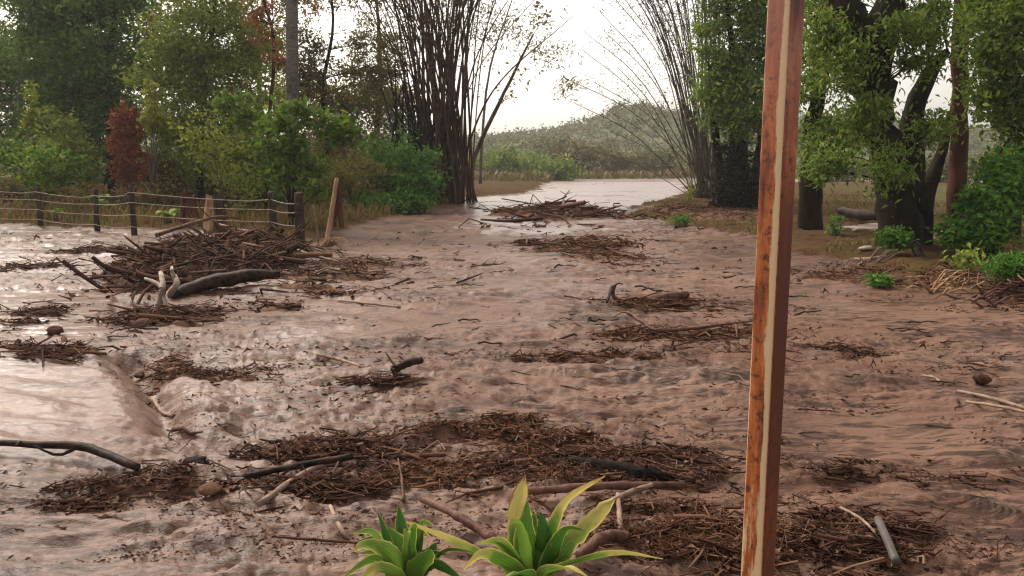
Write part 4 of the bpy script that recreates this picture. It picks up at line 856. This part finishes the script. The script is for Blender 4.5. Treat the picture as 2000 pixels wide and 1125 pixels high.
stick('log', 'red-brown rounded log low behind the right foreground plant', 'log', [(1130, 1105, .02), (1180, 1085, .03), (1225, 1068, .02)], [.02, .03, .02], LOGRED, sink=.2, lift=.035)
stick('stick', 'pale short stick lying alone left of the foreground plants', 'stick', [(645, 1000), (665, 1025), (680, 1052)], [.009, .011, .008], LOGTAN, sink=.1)
stick('stick', 'thin reddish twig pointing up from the straw mat edge', 'stick', [(788, 992, .01), (785, 960, .02), (778, 925, .05)], [.008, .007, .004], LOGRED, sink=.1, lift=.035)
stick('stick', 'long thin dark stick in the lower left foreground', 'stick', [(540, 1055), (620, 1056, .02), (705, 1058, .01)], [.006, .008, .005], LOGRED, sink=.1)
stick('pipe', 'grey pipe end sticking out right of the rusty post', 'pipe', [(1712, 1048, .03), (1730, 1090, .03), (1748, 1135, .03)], [.019, .019, .019], bark_mat('grey_pipe', (.06, .05, .043), (.12, .108, .098), 8, 1, .1, .45), sink=.0, lift=.035)
stick('stick', 'tan stick leaning towards the grey pipe', 'stick', [(1640, 1008, .01), (1680, 1040, .03), (1708, 1066, .02)], [.006, .008, .006], LOGMUD, sink=.1, lift=.035)
stick('log', 'forked dark log stub in the middle of the mud', 'log', [(766, 752, .01), (790, 745, .05), (824, 735, .09)], [.03, .034, .028], LOGDARK, twigs=2, sink=.1, lift=.03)
stick('stick', 'pale straight stick left of the forked log stub', 'stick', [(618, 698), (660, 710, .01), (712, 728)], [.012, .014, .010], LOGTAN, sink=.1)
stick('stick', 'pale stick lying near the debris spilling from the heap', 'stick', [(660, 588), (720, 594, .02), (782, 604)], [.014, .016, .012], LOGTAN, sink=.1)
stick('stick', 'thin brown stick alone on the smooth mud above centre', 'stick', [(892, 556), (918, 548, .03), (942, 540, .05)], [.014, .014, .010], LOGDARK, sink=.1)
stick('stick', 'pale stick pressed into the trough at the stream lip', 'stick', [(298, 792), (316, 808, .01), (338, 826)], [.012, .014, .010], LOGTAN, sink=.1)
stick('stick', 'upper long tan stick at the right edge of the mud', 'stick', [(1870, 768), (1940, 786, .01), (2030, 808)], [.012, .014, .012], LOGMUD, sink=.1)
stick('stick', 'lower long tan stick at the right edge of the mud', 'stick', [(1885, 795), (1960, 805, .01), (2050, 822)], [.010, .012, .010], LOGMUD, sink=.1)
stick('stick', 'short tan stick on the smooth mud right of the post', 'stick', [(1800, 735), (1822, 744, .01), (1842, 752)], [.010, .012, .010], LOGMUD, sink=.1)
stick('branch', 'dark jagged branch tip poking up from the brown raft', 'branch', [(1185, 600, .0), (1196, 590, .10), (1210, 598, .02), (1330, 596, .05)], [.015, .03, .025, .012], LOGDARK, twigs=3, sink=.1, lift=.035)
stick('log', 'rounded brown log end in the raft left of the rusty post', 'log', [(1275, 600, .02), (1310, 597, .05), (1342, 592, .05)], [.03, .06, .05], LOGRED, sink=.2, lift=.035)
stick('branch', 'crooked red-brown branch across the wide brush raft', 'branch', [(1225, 625, .05), (1255, 655, .04), (1300, 668, .05), (1470, 640, .03)], [.02, .022, .02, .01], LOGRED, twigs=4, sink=.1, lift=.035)
stick('branch', 'pale bare branch sticking up from the far debris island', 'branch', [(1108, 428, .1), (1100, 410, .35), (1112, 402, .6)], [.05, .04, .02], LOGMUD, twigs=5)
stick('pole', 'thin dark pole pointing out of the far debris island', 'pole', [(940, 433, .05), (1000, 440, .1), (1060, 438, .15)], [.03, .05, .05], LOGDARK)
stick('stick', 'pale log on the grass edge of the right bank', 'stick', [(1660, 518, .03), (1700, 516, .05), (1732, 512, .04)], [.022, .025, .02], LOGTAN, sink=.1)
stick('branch', 'dark fallen limb lying behind the huge gnarled tree', 'branch', [(1640, 428, .1), (1690, 436, .2), (1760, 438, .15)], [.1, .14, .08], LOGDARK)

def lump(label, px, py, w, h, mat, name='mud_clod', cat='clod', flat=1.0):
    c = on(px, py); c[2] += .012; sx = M(w, c[1]) / 2 * 1.03; sz = M(h, c[1]) / 2; n, m = 12, 8; v = []
    sd = int(rng.integers(0, 999))
    for i in range(m + 1):
        for j in range(n):
            a = math.pi * i / m; b = 6.283 * j / n; r = 1 + .8 * (float(fbm(np.array([math.sin(a) * math.cos(b) * 1.7 + sd]), np.array([math.sin(a) * math.sin(b) * 1.7 + math.cos(a) * 2]), 2, sd)[0]) - .5)
            v.append([c[0] + sx * r * math.sin(a) * math.cos(b), c[1] + sx * flat * r * math.sin(a) * math.sin(b), c[2] + sz * .75 + sz * r * math.cos(a)])
    i = np.arange(m)[:, None] * n; j = np.arange(n)[None]; q = np.stack([i + j, i + n + j, i + n + (j + 1) % n, i + (j + 1) % n], -1).reshape(-1, 4)
    mb = MB(); mb.add(v, [q]); tag(mb.build(name, mat, origin=c), label, cat)
BLACK = bark_mat('black_plastic', (.003, .003, .003), (.007, .006, .006), 6, 1, .3, .8)
lump('flat black lump lying beside the straw mat near the stream lip', 385, 922, 46, 15, BLACK, 'black_lump', 'lump', .9)
lump('dark brown clod alone on the smooth mud near the right edge', 1917, 752, 28, 24, EARTH)
lump('dark brown clod beside the grey pool under the bleached branch', 108, 655, 30, 18, EARTH)
lump('dark stone at the top of the stream lip', 275, 742, 24, 14, EARTH)
lump('brown clod in the straw below the flat black lump', 415, 980, 46, 22, EARTH_RED)
lump('pale rock at the water edge behind the round green bush', 1690, 502, 26, 10, LOGPALE, 'rock', 'rock')

# loose twigs: each one its own object, a few shapes shared
def loose():
    shapes = []; forked = set()
    for k in range(14):
        mb = MB(); n = 6; x = np.linspace(-.5, .5, n); q = np.stack([x, rng.normal(size=n) * .05, .02 + np.abs(rng.normal(size=n)) * .035], 1)
        mb.tube(q, np.linspace(.030, .012, n), 5)
        if k % 2:
            s = q[3]; d = np.array([.2, .25 * (-1) ** (k // 2), .12]); mb.tube([s, s + d * .6, s + d], [.016, .012, .006], 4)
        me = mesh_from('twig', np.vstack(mb.v), mb.f)
        if k % 2: forked.add(me.name)
        me.materials.append((LOGDARK, LOGRED, LOGDARK, LOGMUD)[k % 4]); shapes.append((me, k % 4))
    cols = {0: 'dark', 1: 'reddish', 2: 'dark', 3: 'tan'}
    marks = [(*G(a, b)[:2], c) for a, b, c in ((400, 540, 'big dark debris heap'), (60, 630, 'grey pool at the left edge'), (330, 780, 'lip of the pouring stream'), (660, 560, 'ragged brush beside the heap'), (780, 745, 'forked log stub'), (1150, 700, 'narrow debris ridge mid-mud'),
        (1290, 600, 'raft with round log end'), (1350, 660, 'wide brush raft'), (1000, 560, 'channel middle'), (630, 905, 'straw mat with two poles'), (960, 860, 'reddish straw mat'), (1200, 930, 'charred black log'), (500, 1050, 'long thin stick at bottom left'),
        (250, 960, 'straw scatter at bottom left'), (900, 1060, 'foreground strap-leaved plants'), (1400, 1060, 'foot of the rusty post'), (1700, 1080, 'grey pipe'), (1650, 800, 'middle of the rusty post'), (1915, 760, 'clod near the right edge'), (1800, 930, 'straw line right of the post'), (1700, 600, 'edge of the right bank'), (950, 720, 'left end of the debris ridge'), (1150, 800, 'open middle of the mud'), (480, 680, 'gap between heap and stub'))]
    n = 0
    while n < 230:
        px = rng.uniform(20, 1990); py = 520 + 590 * rng.random() ** 1.1
        x, y = G(px, py)[:2]
        if masks(np.array([x]), np.array([y]))[1][0] > -.2 or float(poly_sd(np.array([x]), np.array([y]), STREAM)[0]) > 0 or fbm(np.array([x * .9]), np.array([y * .9]), 3, 61)[0] < .42: continue
        me, kind = shapes[int(rng.integers(0, 14))]
        o = bpy.data.objects.new('twig', me); COL.objects.link(o)
        L = M(rng.uniform(22, 80), y); o.scale = (L, L, L); o.location = (x, y, H(x, y)); o.rotation_euler = (rng.normal() * .05, rng.normal() * .08, rng.normal() * .6)
        mk = min(marks, key=lambda m: (m[0] - x) ** 2 + (m[1] - y) ** 2)[2]; sz = 'tiny' if L * F / y < 40 else 'short' if L * F / y < 60 else 'longer'
        tag(o, f'{sz} {cols[kind]} ' + ('forked ' if me.name in forked else '') + f'twig on the mud by the {mk}', 'twig', 'twigs loose on the mud'); n += 1
loose()
# fine litter: chips, bark and straw ends nobody could count
def litter():
    mb = MB(); n = 34000
    px = rng.uniform(-100, 2100, n); py = 455 + 690 * rng.random(n); dz = -SP + (562.5 - py) / F * CP; t = -CAM_H / dz
    x = (px - 1000) / F * t; y = (CP + (562.5 - py) / F * SP) * t
    d = fbm(x * .9 + 5, y * 2.0, 4, 61); st = poly_sd(x, y, STREAM); rb = masks(x, y)[1]
    k = (d + rng.normal(size=n) * .05 > .55) & (st < 0) & (rb < 0); x, y = x[k], y[k]; z = H(x, y)
    sz = y * (.0008 + .0042 * rng.random(len(x)) ** 2); a = rng.normal(size=len(x)) * .7
    dx = np.stack([np.cos(a), np.sin(a), rng.normal(size=len(x)) * .25], 1) * sz[:, None]; dy = np.stack([-np.sin(a), np.cos(a), np.abs(rng.normal(size=len(x)))], 1) * (sz * .16 + y * .0002)[:, None]
    c = np.stack([x, y, z + .003], 1); up_ = np.array([0, 0, 1]) * (sz * .2)[:, None]; kx = dy * (rng.normal(size=len(x)) * 1.5)[:, None]
    v = np.stack([c - dx - dy * .4, c - dy + kx, c + dx - dy * .4, c + dx + dy * .4, c + dy + kx, c - dx + dy * .4, c + up_ + kx], 1).reshape(-1, 3); i = np.arange(len(x))[:, None] * 7
    mb.add(v, [i + np.array([[j, (j + 1) % 6, 6]]) for j in range(6)])
    o = mb.build('litter', LITTER, smooth=False, kind='stuff'); o['label'] = 'fine dark chips and straw ends strewn over the mud'
litter()

# ------------------------------------------------------------------ foreground: rusty post and plants
def post_mat():
    m, nt, out, N, L = nodes('rusty_paint')
    tc = N('TexCoord'); sx = N('SeparateXYZ'); L(tc.outputs['Object'], sx.inputs[0])
    mp = N('Mapping'); mp.inputs['Scale'].default_value = (9, 9, 1.4); L(tc.outputs['Object'], mp.inputs[0])
    n = N('TexNoise', Scale=3.0, Detail=8.0, Roughness=.7); L(mp.outputs[0], n.inputs['Vector'])
    n2 = N('TexNoise', Scale=38.0, Detail=5.0, Roughness=.7); L(tc.outputs['Object'], n2.inputs['Vector'])
    n3 = N('TexNoise', Scale=1.6, Detail=3.0); L(tc.outputs['Object'], n3.inputs['Vector'])
    rust = ramp(N, [(.34, (.07, .016, .008)), (.43, (.22, .052, .014)), (.50, (.33, .088, .02)), (.57, (.40, .13, .035)), (.66, (.46, .22, .10))]); L(n.outputs[0], rust.inputs[0])
    sp = ramp(N, [(.38, (.3, .25, .25)), (.48, (.95, .95, .95)), (1, (1.1, 1.1, 1.1))]); L(n2.outputs[0], sp.inputs[0])
    mul = N('Mix', _data_type='RGBA', _blend_type='MULTIPLY'); mul.inputs[0].default_value = 1.0; L(rust.outputs[0], mul.inputs[6]); L(sp.outputs[0], mul.inputs[7])
    # patchy dark red over the right face, weaker around eye height
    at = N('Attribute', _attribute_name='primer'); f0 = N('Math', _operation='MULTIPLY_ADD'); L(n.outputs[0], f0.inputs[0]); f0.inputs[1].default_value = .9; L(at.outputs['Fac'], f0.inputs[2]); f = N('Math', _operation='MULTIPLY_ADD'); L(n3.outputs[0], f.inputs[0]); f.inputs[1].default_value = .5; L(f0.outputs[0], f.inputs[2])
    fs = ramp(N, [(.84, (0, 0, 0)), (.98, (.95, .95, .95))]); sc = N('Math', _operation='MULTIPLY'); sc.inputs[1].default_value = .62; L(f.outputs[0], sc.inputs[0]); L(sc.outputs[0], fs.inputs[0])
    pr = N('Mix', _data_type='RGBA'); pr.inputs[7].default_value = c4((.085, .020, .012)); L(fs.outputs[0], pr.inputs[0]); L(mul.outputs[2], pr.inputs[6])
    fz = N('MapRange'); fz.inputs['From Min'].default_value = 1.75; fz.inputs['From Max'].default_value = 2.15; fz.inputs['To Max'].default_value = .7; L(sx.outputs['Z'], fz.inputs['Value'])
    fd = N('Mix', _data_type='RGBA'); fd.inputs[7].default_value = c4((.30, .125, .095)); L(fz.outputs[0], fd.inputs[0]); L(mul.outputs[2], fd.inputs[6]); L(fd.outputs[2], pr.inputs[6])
    # worn cream paint along the corners
    ce = N('Attribute', _attribute_name='cream'); ca = N('Math', _operation='MULTIPLY_ADD'); L(n.outputs[0], ca.inputs[0]); ca.inputs[1].default_value = 1.8; L(ce.outputs['Fac'], ca.inputs[2])
    cs = ramp(N, [(.72, (0, 0, 0)), (.80, (.9, .9, .9))]); sc2 = N('Math', _operation='MULTIPLY'); sc2.inputs[1].default_value = .55; L(ca.outputs[0], sc2.inputs[0]); L(sc2.outputs[0], cs.inputs[0])
    cr = N('Mix', _data_type='RGBA'); cr.inputs[7].default_value = c4((.50, .37, .22)); L(cs.outputs[0], cr.inputs[0]); L(pr.outputs[2], cr.inputs[6])
    p = N('BsdfPrincipled', Roughness=.6); p.inputs['Specular IOR Level'].default_value = .35; L(cr.outputs[2], p.inputs['Base Color'])
    b = N('Bump', Strength=.35, Distance=.004); L(n2.outputs[0], b.inputs['Height']); L(b.outputs[0], p.inputs['Normal']); L(p.outputs[0], out.inputs[0])
    return m
def post():
    Y = 1.8; w = .0585; c = P(1516, 562, Y); phi = math.radians(50)      # front corner faces the camera
    e1 = np.array([-math.cos(phi), math.sin(phi), 0]); e2 = np.array([math.sin(phi), math.cos(phi), 0])
    base = np.array([c[0], c[1], 0]) ; r = .0045
    prof = []                                                            # rounded square profile starting at the front corner
    cor = [(0, 0), (1, 0), (1, 1), (0, 1)]
    def face(a, b, n, tag_):
        for t in np.linspace(0, 1, n): prof.append((*(np.array(a) + (np.array(b) - np.array(a)) * t), tag_))
    rr = r / w
    arc = lambda cx, cy, a0, a1, k: [(cx + rr * math.cos(a), cy + rr * math.sin(a)) for a in np.linspace(a0, a1, k)]
    pts = []
    pts += [(t, 0) for t in np.linspace(rr, 1 - rr, 9)] + arc(1 - rr, rr, -math.pi / 2, 0, 4)[1:]
    pts += [(1, t) for t in np.linspace(rr, 1 - rr, 4)][1:] + arc(1 - rr, 1 - rr, 0, math.pi / 2, 4)[1:]
    pts += [(t, 1) for t in np.linspace(1 - rr, rr, 4)][1:] + arc(rr, 1 - rr, math.pi / 2, math.pi, 4)[1:]
    pts += [(0, t) for t in np.linspace(1 - rr, rr, 9)][1:] + arc(rr, rr, math.pi, 1.5 * math.pi, 5)[1:-1]
    pts = np.array(pts); s = len(pts); zs = np.linspace(-.25, 3.2, 40); V = []; cream = []; reds = []
    for z in zs:
        V.append(base + e1 * (pts[:, 0] * w)[:, None] + e2 * (pts[:, 1] * w)[:, None] + np.array([0, 0, z]))
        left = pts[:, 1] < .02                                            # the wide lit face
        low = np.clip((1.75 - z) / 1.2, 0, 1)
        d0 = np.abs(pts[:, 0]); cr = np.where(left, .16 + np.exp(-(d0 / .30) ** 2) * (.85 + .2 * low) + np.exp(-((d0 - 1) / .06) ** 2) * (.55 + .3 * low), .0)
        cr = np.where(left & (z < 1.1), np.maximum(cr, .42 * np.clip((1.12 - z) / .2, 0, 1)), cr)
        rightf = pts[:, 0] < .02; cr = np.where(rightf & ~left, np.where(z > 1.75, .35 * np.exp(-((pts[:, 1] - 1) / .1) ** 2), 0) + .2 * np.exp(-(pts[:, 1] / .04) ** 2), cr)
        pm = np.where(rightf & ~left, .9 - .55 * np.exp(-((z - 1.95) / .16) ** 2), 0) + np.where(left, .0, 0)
        cream.append(cr); reds.append(pm)
    V = np.vstack(V); n = len(zs); i = np.arange(n - 1)[:, None] * s; j = np.arange(s)[None]; q = np.stack([i + j, i + (j + 1) % s, i + s + (j + 1) % s, i + s + j], -1).reshape(-1, 4)[:, ::-1]
    me = mesh_from('rusty_post', V - base, [q], True)
    for nm, a in (('cream', cream), ('primer', reds)):
        at = me.attributes.new(nm, 'FLOAT', 'POINT'); at.data.foreach_set('value', np.concatenate(a).astype(np.float32))
    o = link('rusty_post', me, post_mat(), origin=base)
    tag(o, 'rusty orange square steel post with worn cream paint along its corner', 'post')
post()

def blade_mat(name, g1, g2, yel):
    m, nt, out, N, L = nodes(name)
    at = N('Attribute', _attribute_name='edge'); tc = N('TexCoord'); n = N('TexNoise', Scale=14.0, Detail=4.0, Roughness=.6); L(tc.outputs['Object'], n.inputs['Vector'])
    al = N('Attribute', _attribute_name='across'); wv = N('Math', _operation='SINE'); ms = N('Math', _operation='MULTIPLY'); ms.inputs[1].default_value = 34; L(al.outputs['Fac'], ms.inputs[0]); L(ms.outputs[0], wv.inputs[0])
    mr = N('MapRange'); mr.inputs['From Min'].default_value = -1; mr.inputs['To Min'].default_value = .25; mr.inputs['To Max'].default_value = .75; L(wv.outputs[0], mr.inputs['Value'])
    mg = N('Mix', _data_type='RGBA'); mg.inputs[6].default_value = c4(g1); mg.inputs[7].default_value = c4(g2); L(mr.outputs[0], mg.inputs[0])
    ad = N('Math', _operation='MULTIPLY_ADD'); ad.inputs[1].default_value = .7; L(n.outputs[0], ad.inputs[0]); L(at.outputs['Fac'], ad.inputs[2])
    sc = N('Math', _operation='MULTIPLY'); sc.inputs[1].default_value = .6; L(ad.outputs[0], sc.inputs[0])
    r = ramp(N, [(.36, (0, 0, 0)), (.58, (1, 1, 1))]); L(sc.outputs[0], r.inputs[0])
    my = N('Mix', _data_type='RGBA'); my.inputs[7].default_value = c4(yel); L(r.outputs[0], my.inputs[0]); L(mg.outputs[2], my.inputs[6])
    nsp = N('TexNoise', Scale=70.0, Detail=3.0); L(tc.outputs['Object'], nsp.inputs['Vector']); spk = ramp(N, [(.66, (0, 0, 0)), (.72, (.7, .7, .7))]); L(nsp.outputs[0], spk.inputs[0])
    r2a = ramp(N, [(.78, (0, 0, 0)), (.9, (1, 1, 1))]); L(sc.outputs[0], r2a.inputs[0]); r2 = N('Mix', _data_type='RGBA', _blend_type='LIGHTEN'); r2.inputs[0].default_value = 1.0; L(r2a.outputs[0], r2.inputs[6]); L(spk.outputs[0], r2.inputs[7])
    mb_ = N('Mix', _data_type='RGBA'); mb_.inputs[7].default_value = c4((.30, .13, .05)); L(r2.outputs[2], mb_.inputs[0]); L(my.outputs[2], mb_.inputs[6])
    p = N('BsdfPrincipled', Roughness=.55); t = N('BsdfTranslucent'); mx = N('MixShader', Fac=.4)
    L(mb_.outputs[2], p.inputs['Base Color']); L(mb_.outputs[2], t.inputs['Color']); L(p.outputs[0], mx.inputs[1]); L(t.outputs[0], mx.inputs[2]); L(mx.outputs[0], out.inputs[0])
    return m
BLADE = blade_mat('plant_leaf', (.022, .075, .006), (.12, .25, .025), (.50, .41, .12))
BLADE_D = blade_mat('plant_leaf_dark', (.02, .075, .008), (.06, .16, .018), (.45, .42, .08))
BLADE_L = blade_mat('plant_leaf_light', (.05, .13, .012), (.20, .32, .05), (.50, .41, .13))
def plant(label, foot, leaves):
    f = P(foot[0], foot[1], foot[2]); f[2] = H(f[0], f[1]); root = thing('corn_plant', f, label, 'plant')
    top = P(foot[0], foot[1], foot[2]); st = MB(); st.tube(bez([f - np.array([0, 0, .05]), (f + top) / 2 + np.array([.01, 0, 0]), top], 14), np.linspace(.022, .016, 14), 9, rough=.1); st.build('stem', BARK_PALE, root)
    leaves = list(leaves)
    for k in range(9):
        a = k * 2.4 + rng.random(); L = rng.uniform(80, 150); x = math.cos(a) * L; y = abs(math.sin(a)) * L * .7
        leaves.append(([(foot[0] + x * .3, foot[1] - 25 - y * .4, math.sin(a) * .05), (foot[0] + x * .55, foot[1] - 60 - y * .7, math.sin(a) * .08), (foot[0] + x * .9, foot[1] - 60 - y * .7, math.sin(a) * .12)], rng.uniform(20, 30), (BLADE, BLADE_L, BLADE_D)[k % 3], rng.uniform(.1, .5), False))
    for pts, wpx, mat, yl, blunt in leaves:
        ctrl = [P(a, b, foot[2] + d) for a, b, d in pts]; ctrl = [top + (ctrl[0] - top) * .35 + np.array([0, 0, -.02])] + ctrl
        n, m = 26, 11; q = bez(ctrl, n); tg = np.gradient(q, axis=0); tg /= np.linalg.norm(tg, axis=1)[:, None]
        view = np.array([0, 1.0, .15]) if abs(tg[:, 2]).mean() > .55 else np.array([0, .55, .8])
        sd = np.cross(tg, view); sd /= np.linalg.norm(sd, axis=1)[:, None]; nr = np.cross(sd, tg)
        t = np.linspace(0, 1, n); prof = (.5 + .5 * sstep(0, .4, t)) * (np.clip(1 - t, 0, 1) ** (.62 if not blunt else .2)) ; prof /= prof.max(); W = M(wpx * 1.06, foot[2]) / 2 * prof
        W[-1] = max(W[-1], .002)
        a = np.linspace(-1, 1, m); rag = 1 + (.22 if not blunt else .4) * (rng.random((n, 2)) - .5) * (t[:, None] > .35)
        wide = np.where(a[None] < 0, rag[:, :1], rag[:, 1:])
        wave = (.2 * np.sin(t * 9 + rng.random() * 6)[:, None] * a[None] + .10 * np.cos(a * 14)[None] * np.ones((n, 1))) * W[:, None]
        v = q[:, None] + sd[:, None] * (a[None] * W[:, None] * wide)[..., None] + nr[:, None] * ((np.abs(a)[None] ** 1.3) * W[:, None] * .5 + wave)[..., None]
        if blunt: v[-1] += tg[-1] * (rng.random(m) * .03)[:, None]
        roll = .9 * (rng.random() - .5) * t; v = q[:, None] + (v - q[:, None]) * np.cos(roll)[:, None, None] + np.cross(np.broadcast_to(tg[:, None], v.shape), v - q[:, None]) * np.sin(roll)[:, None, None]
        i = np.arange(n - 1)[:, None] * m; j = np.arange(m - 1)[None]; fq = np.stack([i + j, i + j + 1, i + m + j + 1, i + m + j], -1).reshape(-1, 4)
        me = mesh_from('leaf', v.reshape(-1, 3), [fq]); ed = (yl * sstep(.25, 1.0, t)[:, None] + .5 * (np.abs(a)[None] ** 8) * (yl > .12) + 0 * a[None]) ; ac = np.broadcast_to(a[None], (n, m))
        for nm, arr in (('edge', ed), ('across', ac)):
            at = me.attributes.new(nm, 'FLOAT', 'POINT'); at.data.foreach_set('value', np.ascontiguousarray(arr.ravel(), np.float32))
        o = link('leaf', me, mat, root)
D = 2.15
plant('foreground strap-leaved plant with torn yellow tips, right of the pair', (1042, 1135, D), [
    ([(1030, 1100, .0), (1028, 1040, .0), (1030, 978, .03)], 58, BLADE, .25, False),
    ([(1015, 1095, .04), (1012, 1010, .05), (1024, 942, .09)], 44, BLADE, .95, True),
    ([(1058, 1090, .0), (1080, 1030, .01), (1112, 975, .03), (1182, 930, .06)], 34, BLADE, 1.0, False),
    ([(1078, 1100, -.02), (1125, 1052, -.02), (1190, 985, .0)], 46, BLADE_L, .55, True),
    ([(1090, 1112, -.05), (1150, 1094, -.08), (1215, 1083, -.1), (1295, 1092, -.1)], 34, BLADE_L, .5, False),
    ([(1070, 1105, .03), (1090, 1075, .04), (1108, 1035, .06)], 44, BLADE_D, .1, False),
    ([(1070, 1118, -.08), (1110, 1112, -.12), (1150, 1128, -.14)], 34, BLADE_L, .8, False),
    ([(1010, 1118, -.05), (975, 1095, -.08), (940, 1085, -.1), (905, 1112, -.1)], 34, BLADE, .6, False),
    ([(1005, 1110, .02), (930, 1085, .06), (860, 1050, .08), (795, 1022, .1)], 40, BLADE_L, .8, True),
    ([(1005, 1122, -.04), (985, 1095, -.03), (972, 1078, -.02)], 34, BLADE_L, .3, False),
    ([(1060, 1100, .0), (1062, 1050, .0), (1056, 1000, .02)], 46, BLADE_D, .1, False),
    ([(1030, 1125, -.1), (1010, 1122, -.14), (975, 1135, -.16)], 30, BLADE_D, .2, False)])
plant('foreground strap-leaved green plant, left of the pair', (792, 1145, D + .05), [
    ([(790, 1100, .0), (782, 1050, .0), (778, 988, .03)], 52, BLADE_D, .15, False),
    ([(795, 1115, -.04), (785, 1075, -.04), (757, 1030, -.02)], 56, BLADE, .15, False),
    ([(770, 1100, .04), (752, 1050, .05), (738, 1002, .08)], 38, BLADE_D, .2, False),
    ([(775, 1105, -.05), (748, 1075, -.07), (710, 1066, -.08), (690, 1078, -.08)], 36, BLADE_L, .5, False),
    ([(765, 1112, -.03), (725, 1095, -.05), (668, 1130, -.05)], 30, BLADE, .3, False),
    ([(815, 1110, .02), (840, 1085, .05), (852, 1060, .08)], 56, BLADE_D, .2, False),
    ([(815, 1118, .0), (850, 1105, -.02), (900, 1130, -.02)], 40, BLADE_D, .3, False),
    ([(770, 1125, -.1), (735, 1112, -.12), (700, 1135, -.14)], 34, BLADE_L, .6, False),
    ([(815, 1112, -.08), (835, 1090, -.1), (838, 1072, -.1)], 42, BLADE, .2, False)])

# ------------------------------------------------------------------ damp air
def haze():
    lo, hi = np.array([-700., -60., -8.]), np.array([900., 640., 45.]); c = np.array([[x, y, z] for z in (lo[2], hi[2]) for y in (lo[1], hi[1]) for x in (lo[0], hi[0])])
    mb = MB(); mb.add(c, [np.array([[0, 2, 3, 1], [4, 5, 7, 6], [0, 1, 5, 4], [2, 6, 7, 3], [0, 4, 6, 2], [1, 3, 7, 5]])])
    m, nt, out, N, L = nodes('damp_air'); v = N('VolumePrincipled'); v.inputs['Color'].default_value = (.92, .93, .93, 1); v.inputs['Density'].default_value = .0006; v.inputs['Anisotropy'].default_value = .3
    L(v.outputs[0], out.inputs['Volume']); o = mb.build('haze', m, smooth=False, kind='stuff'); o['label'] = 'thin damp haze over the whole valley'
haze()
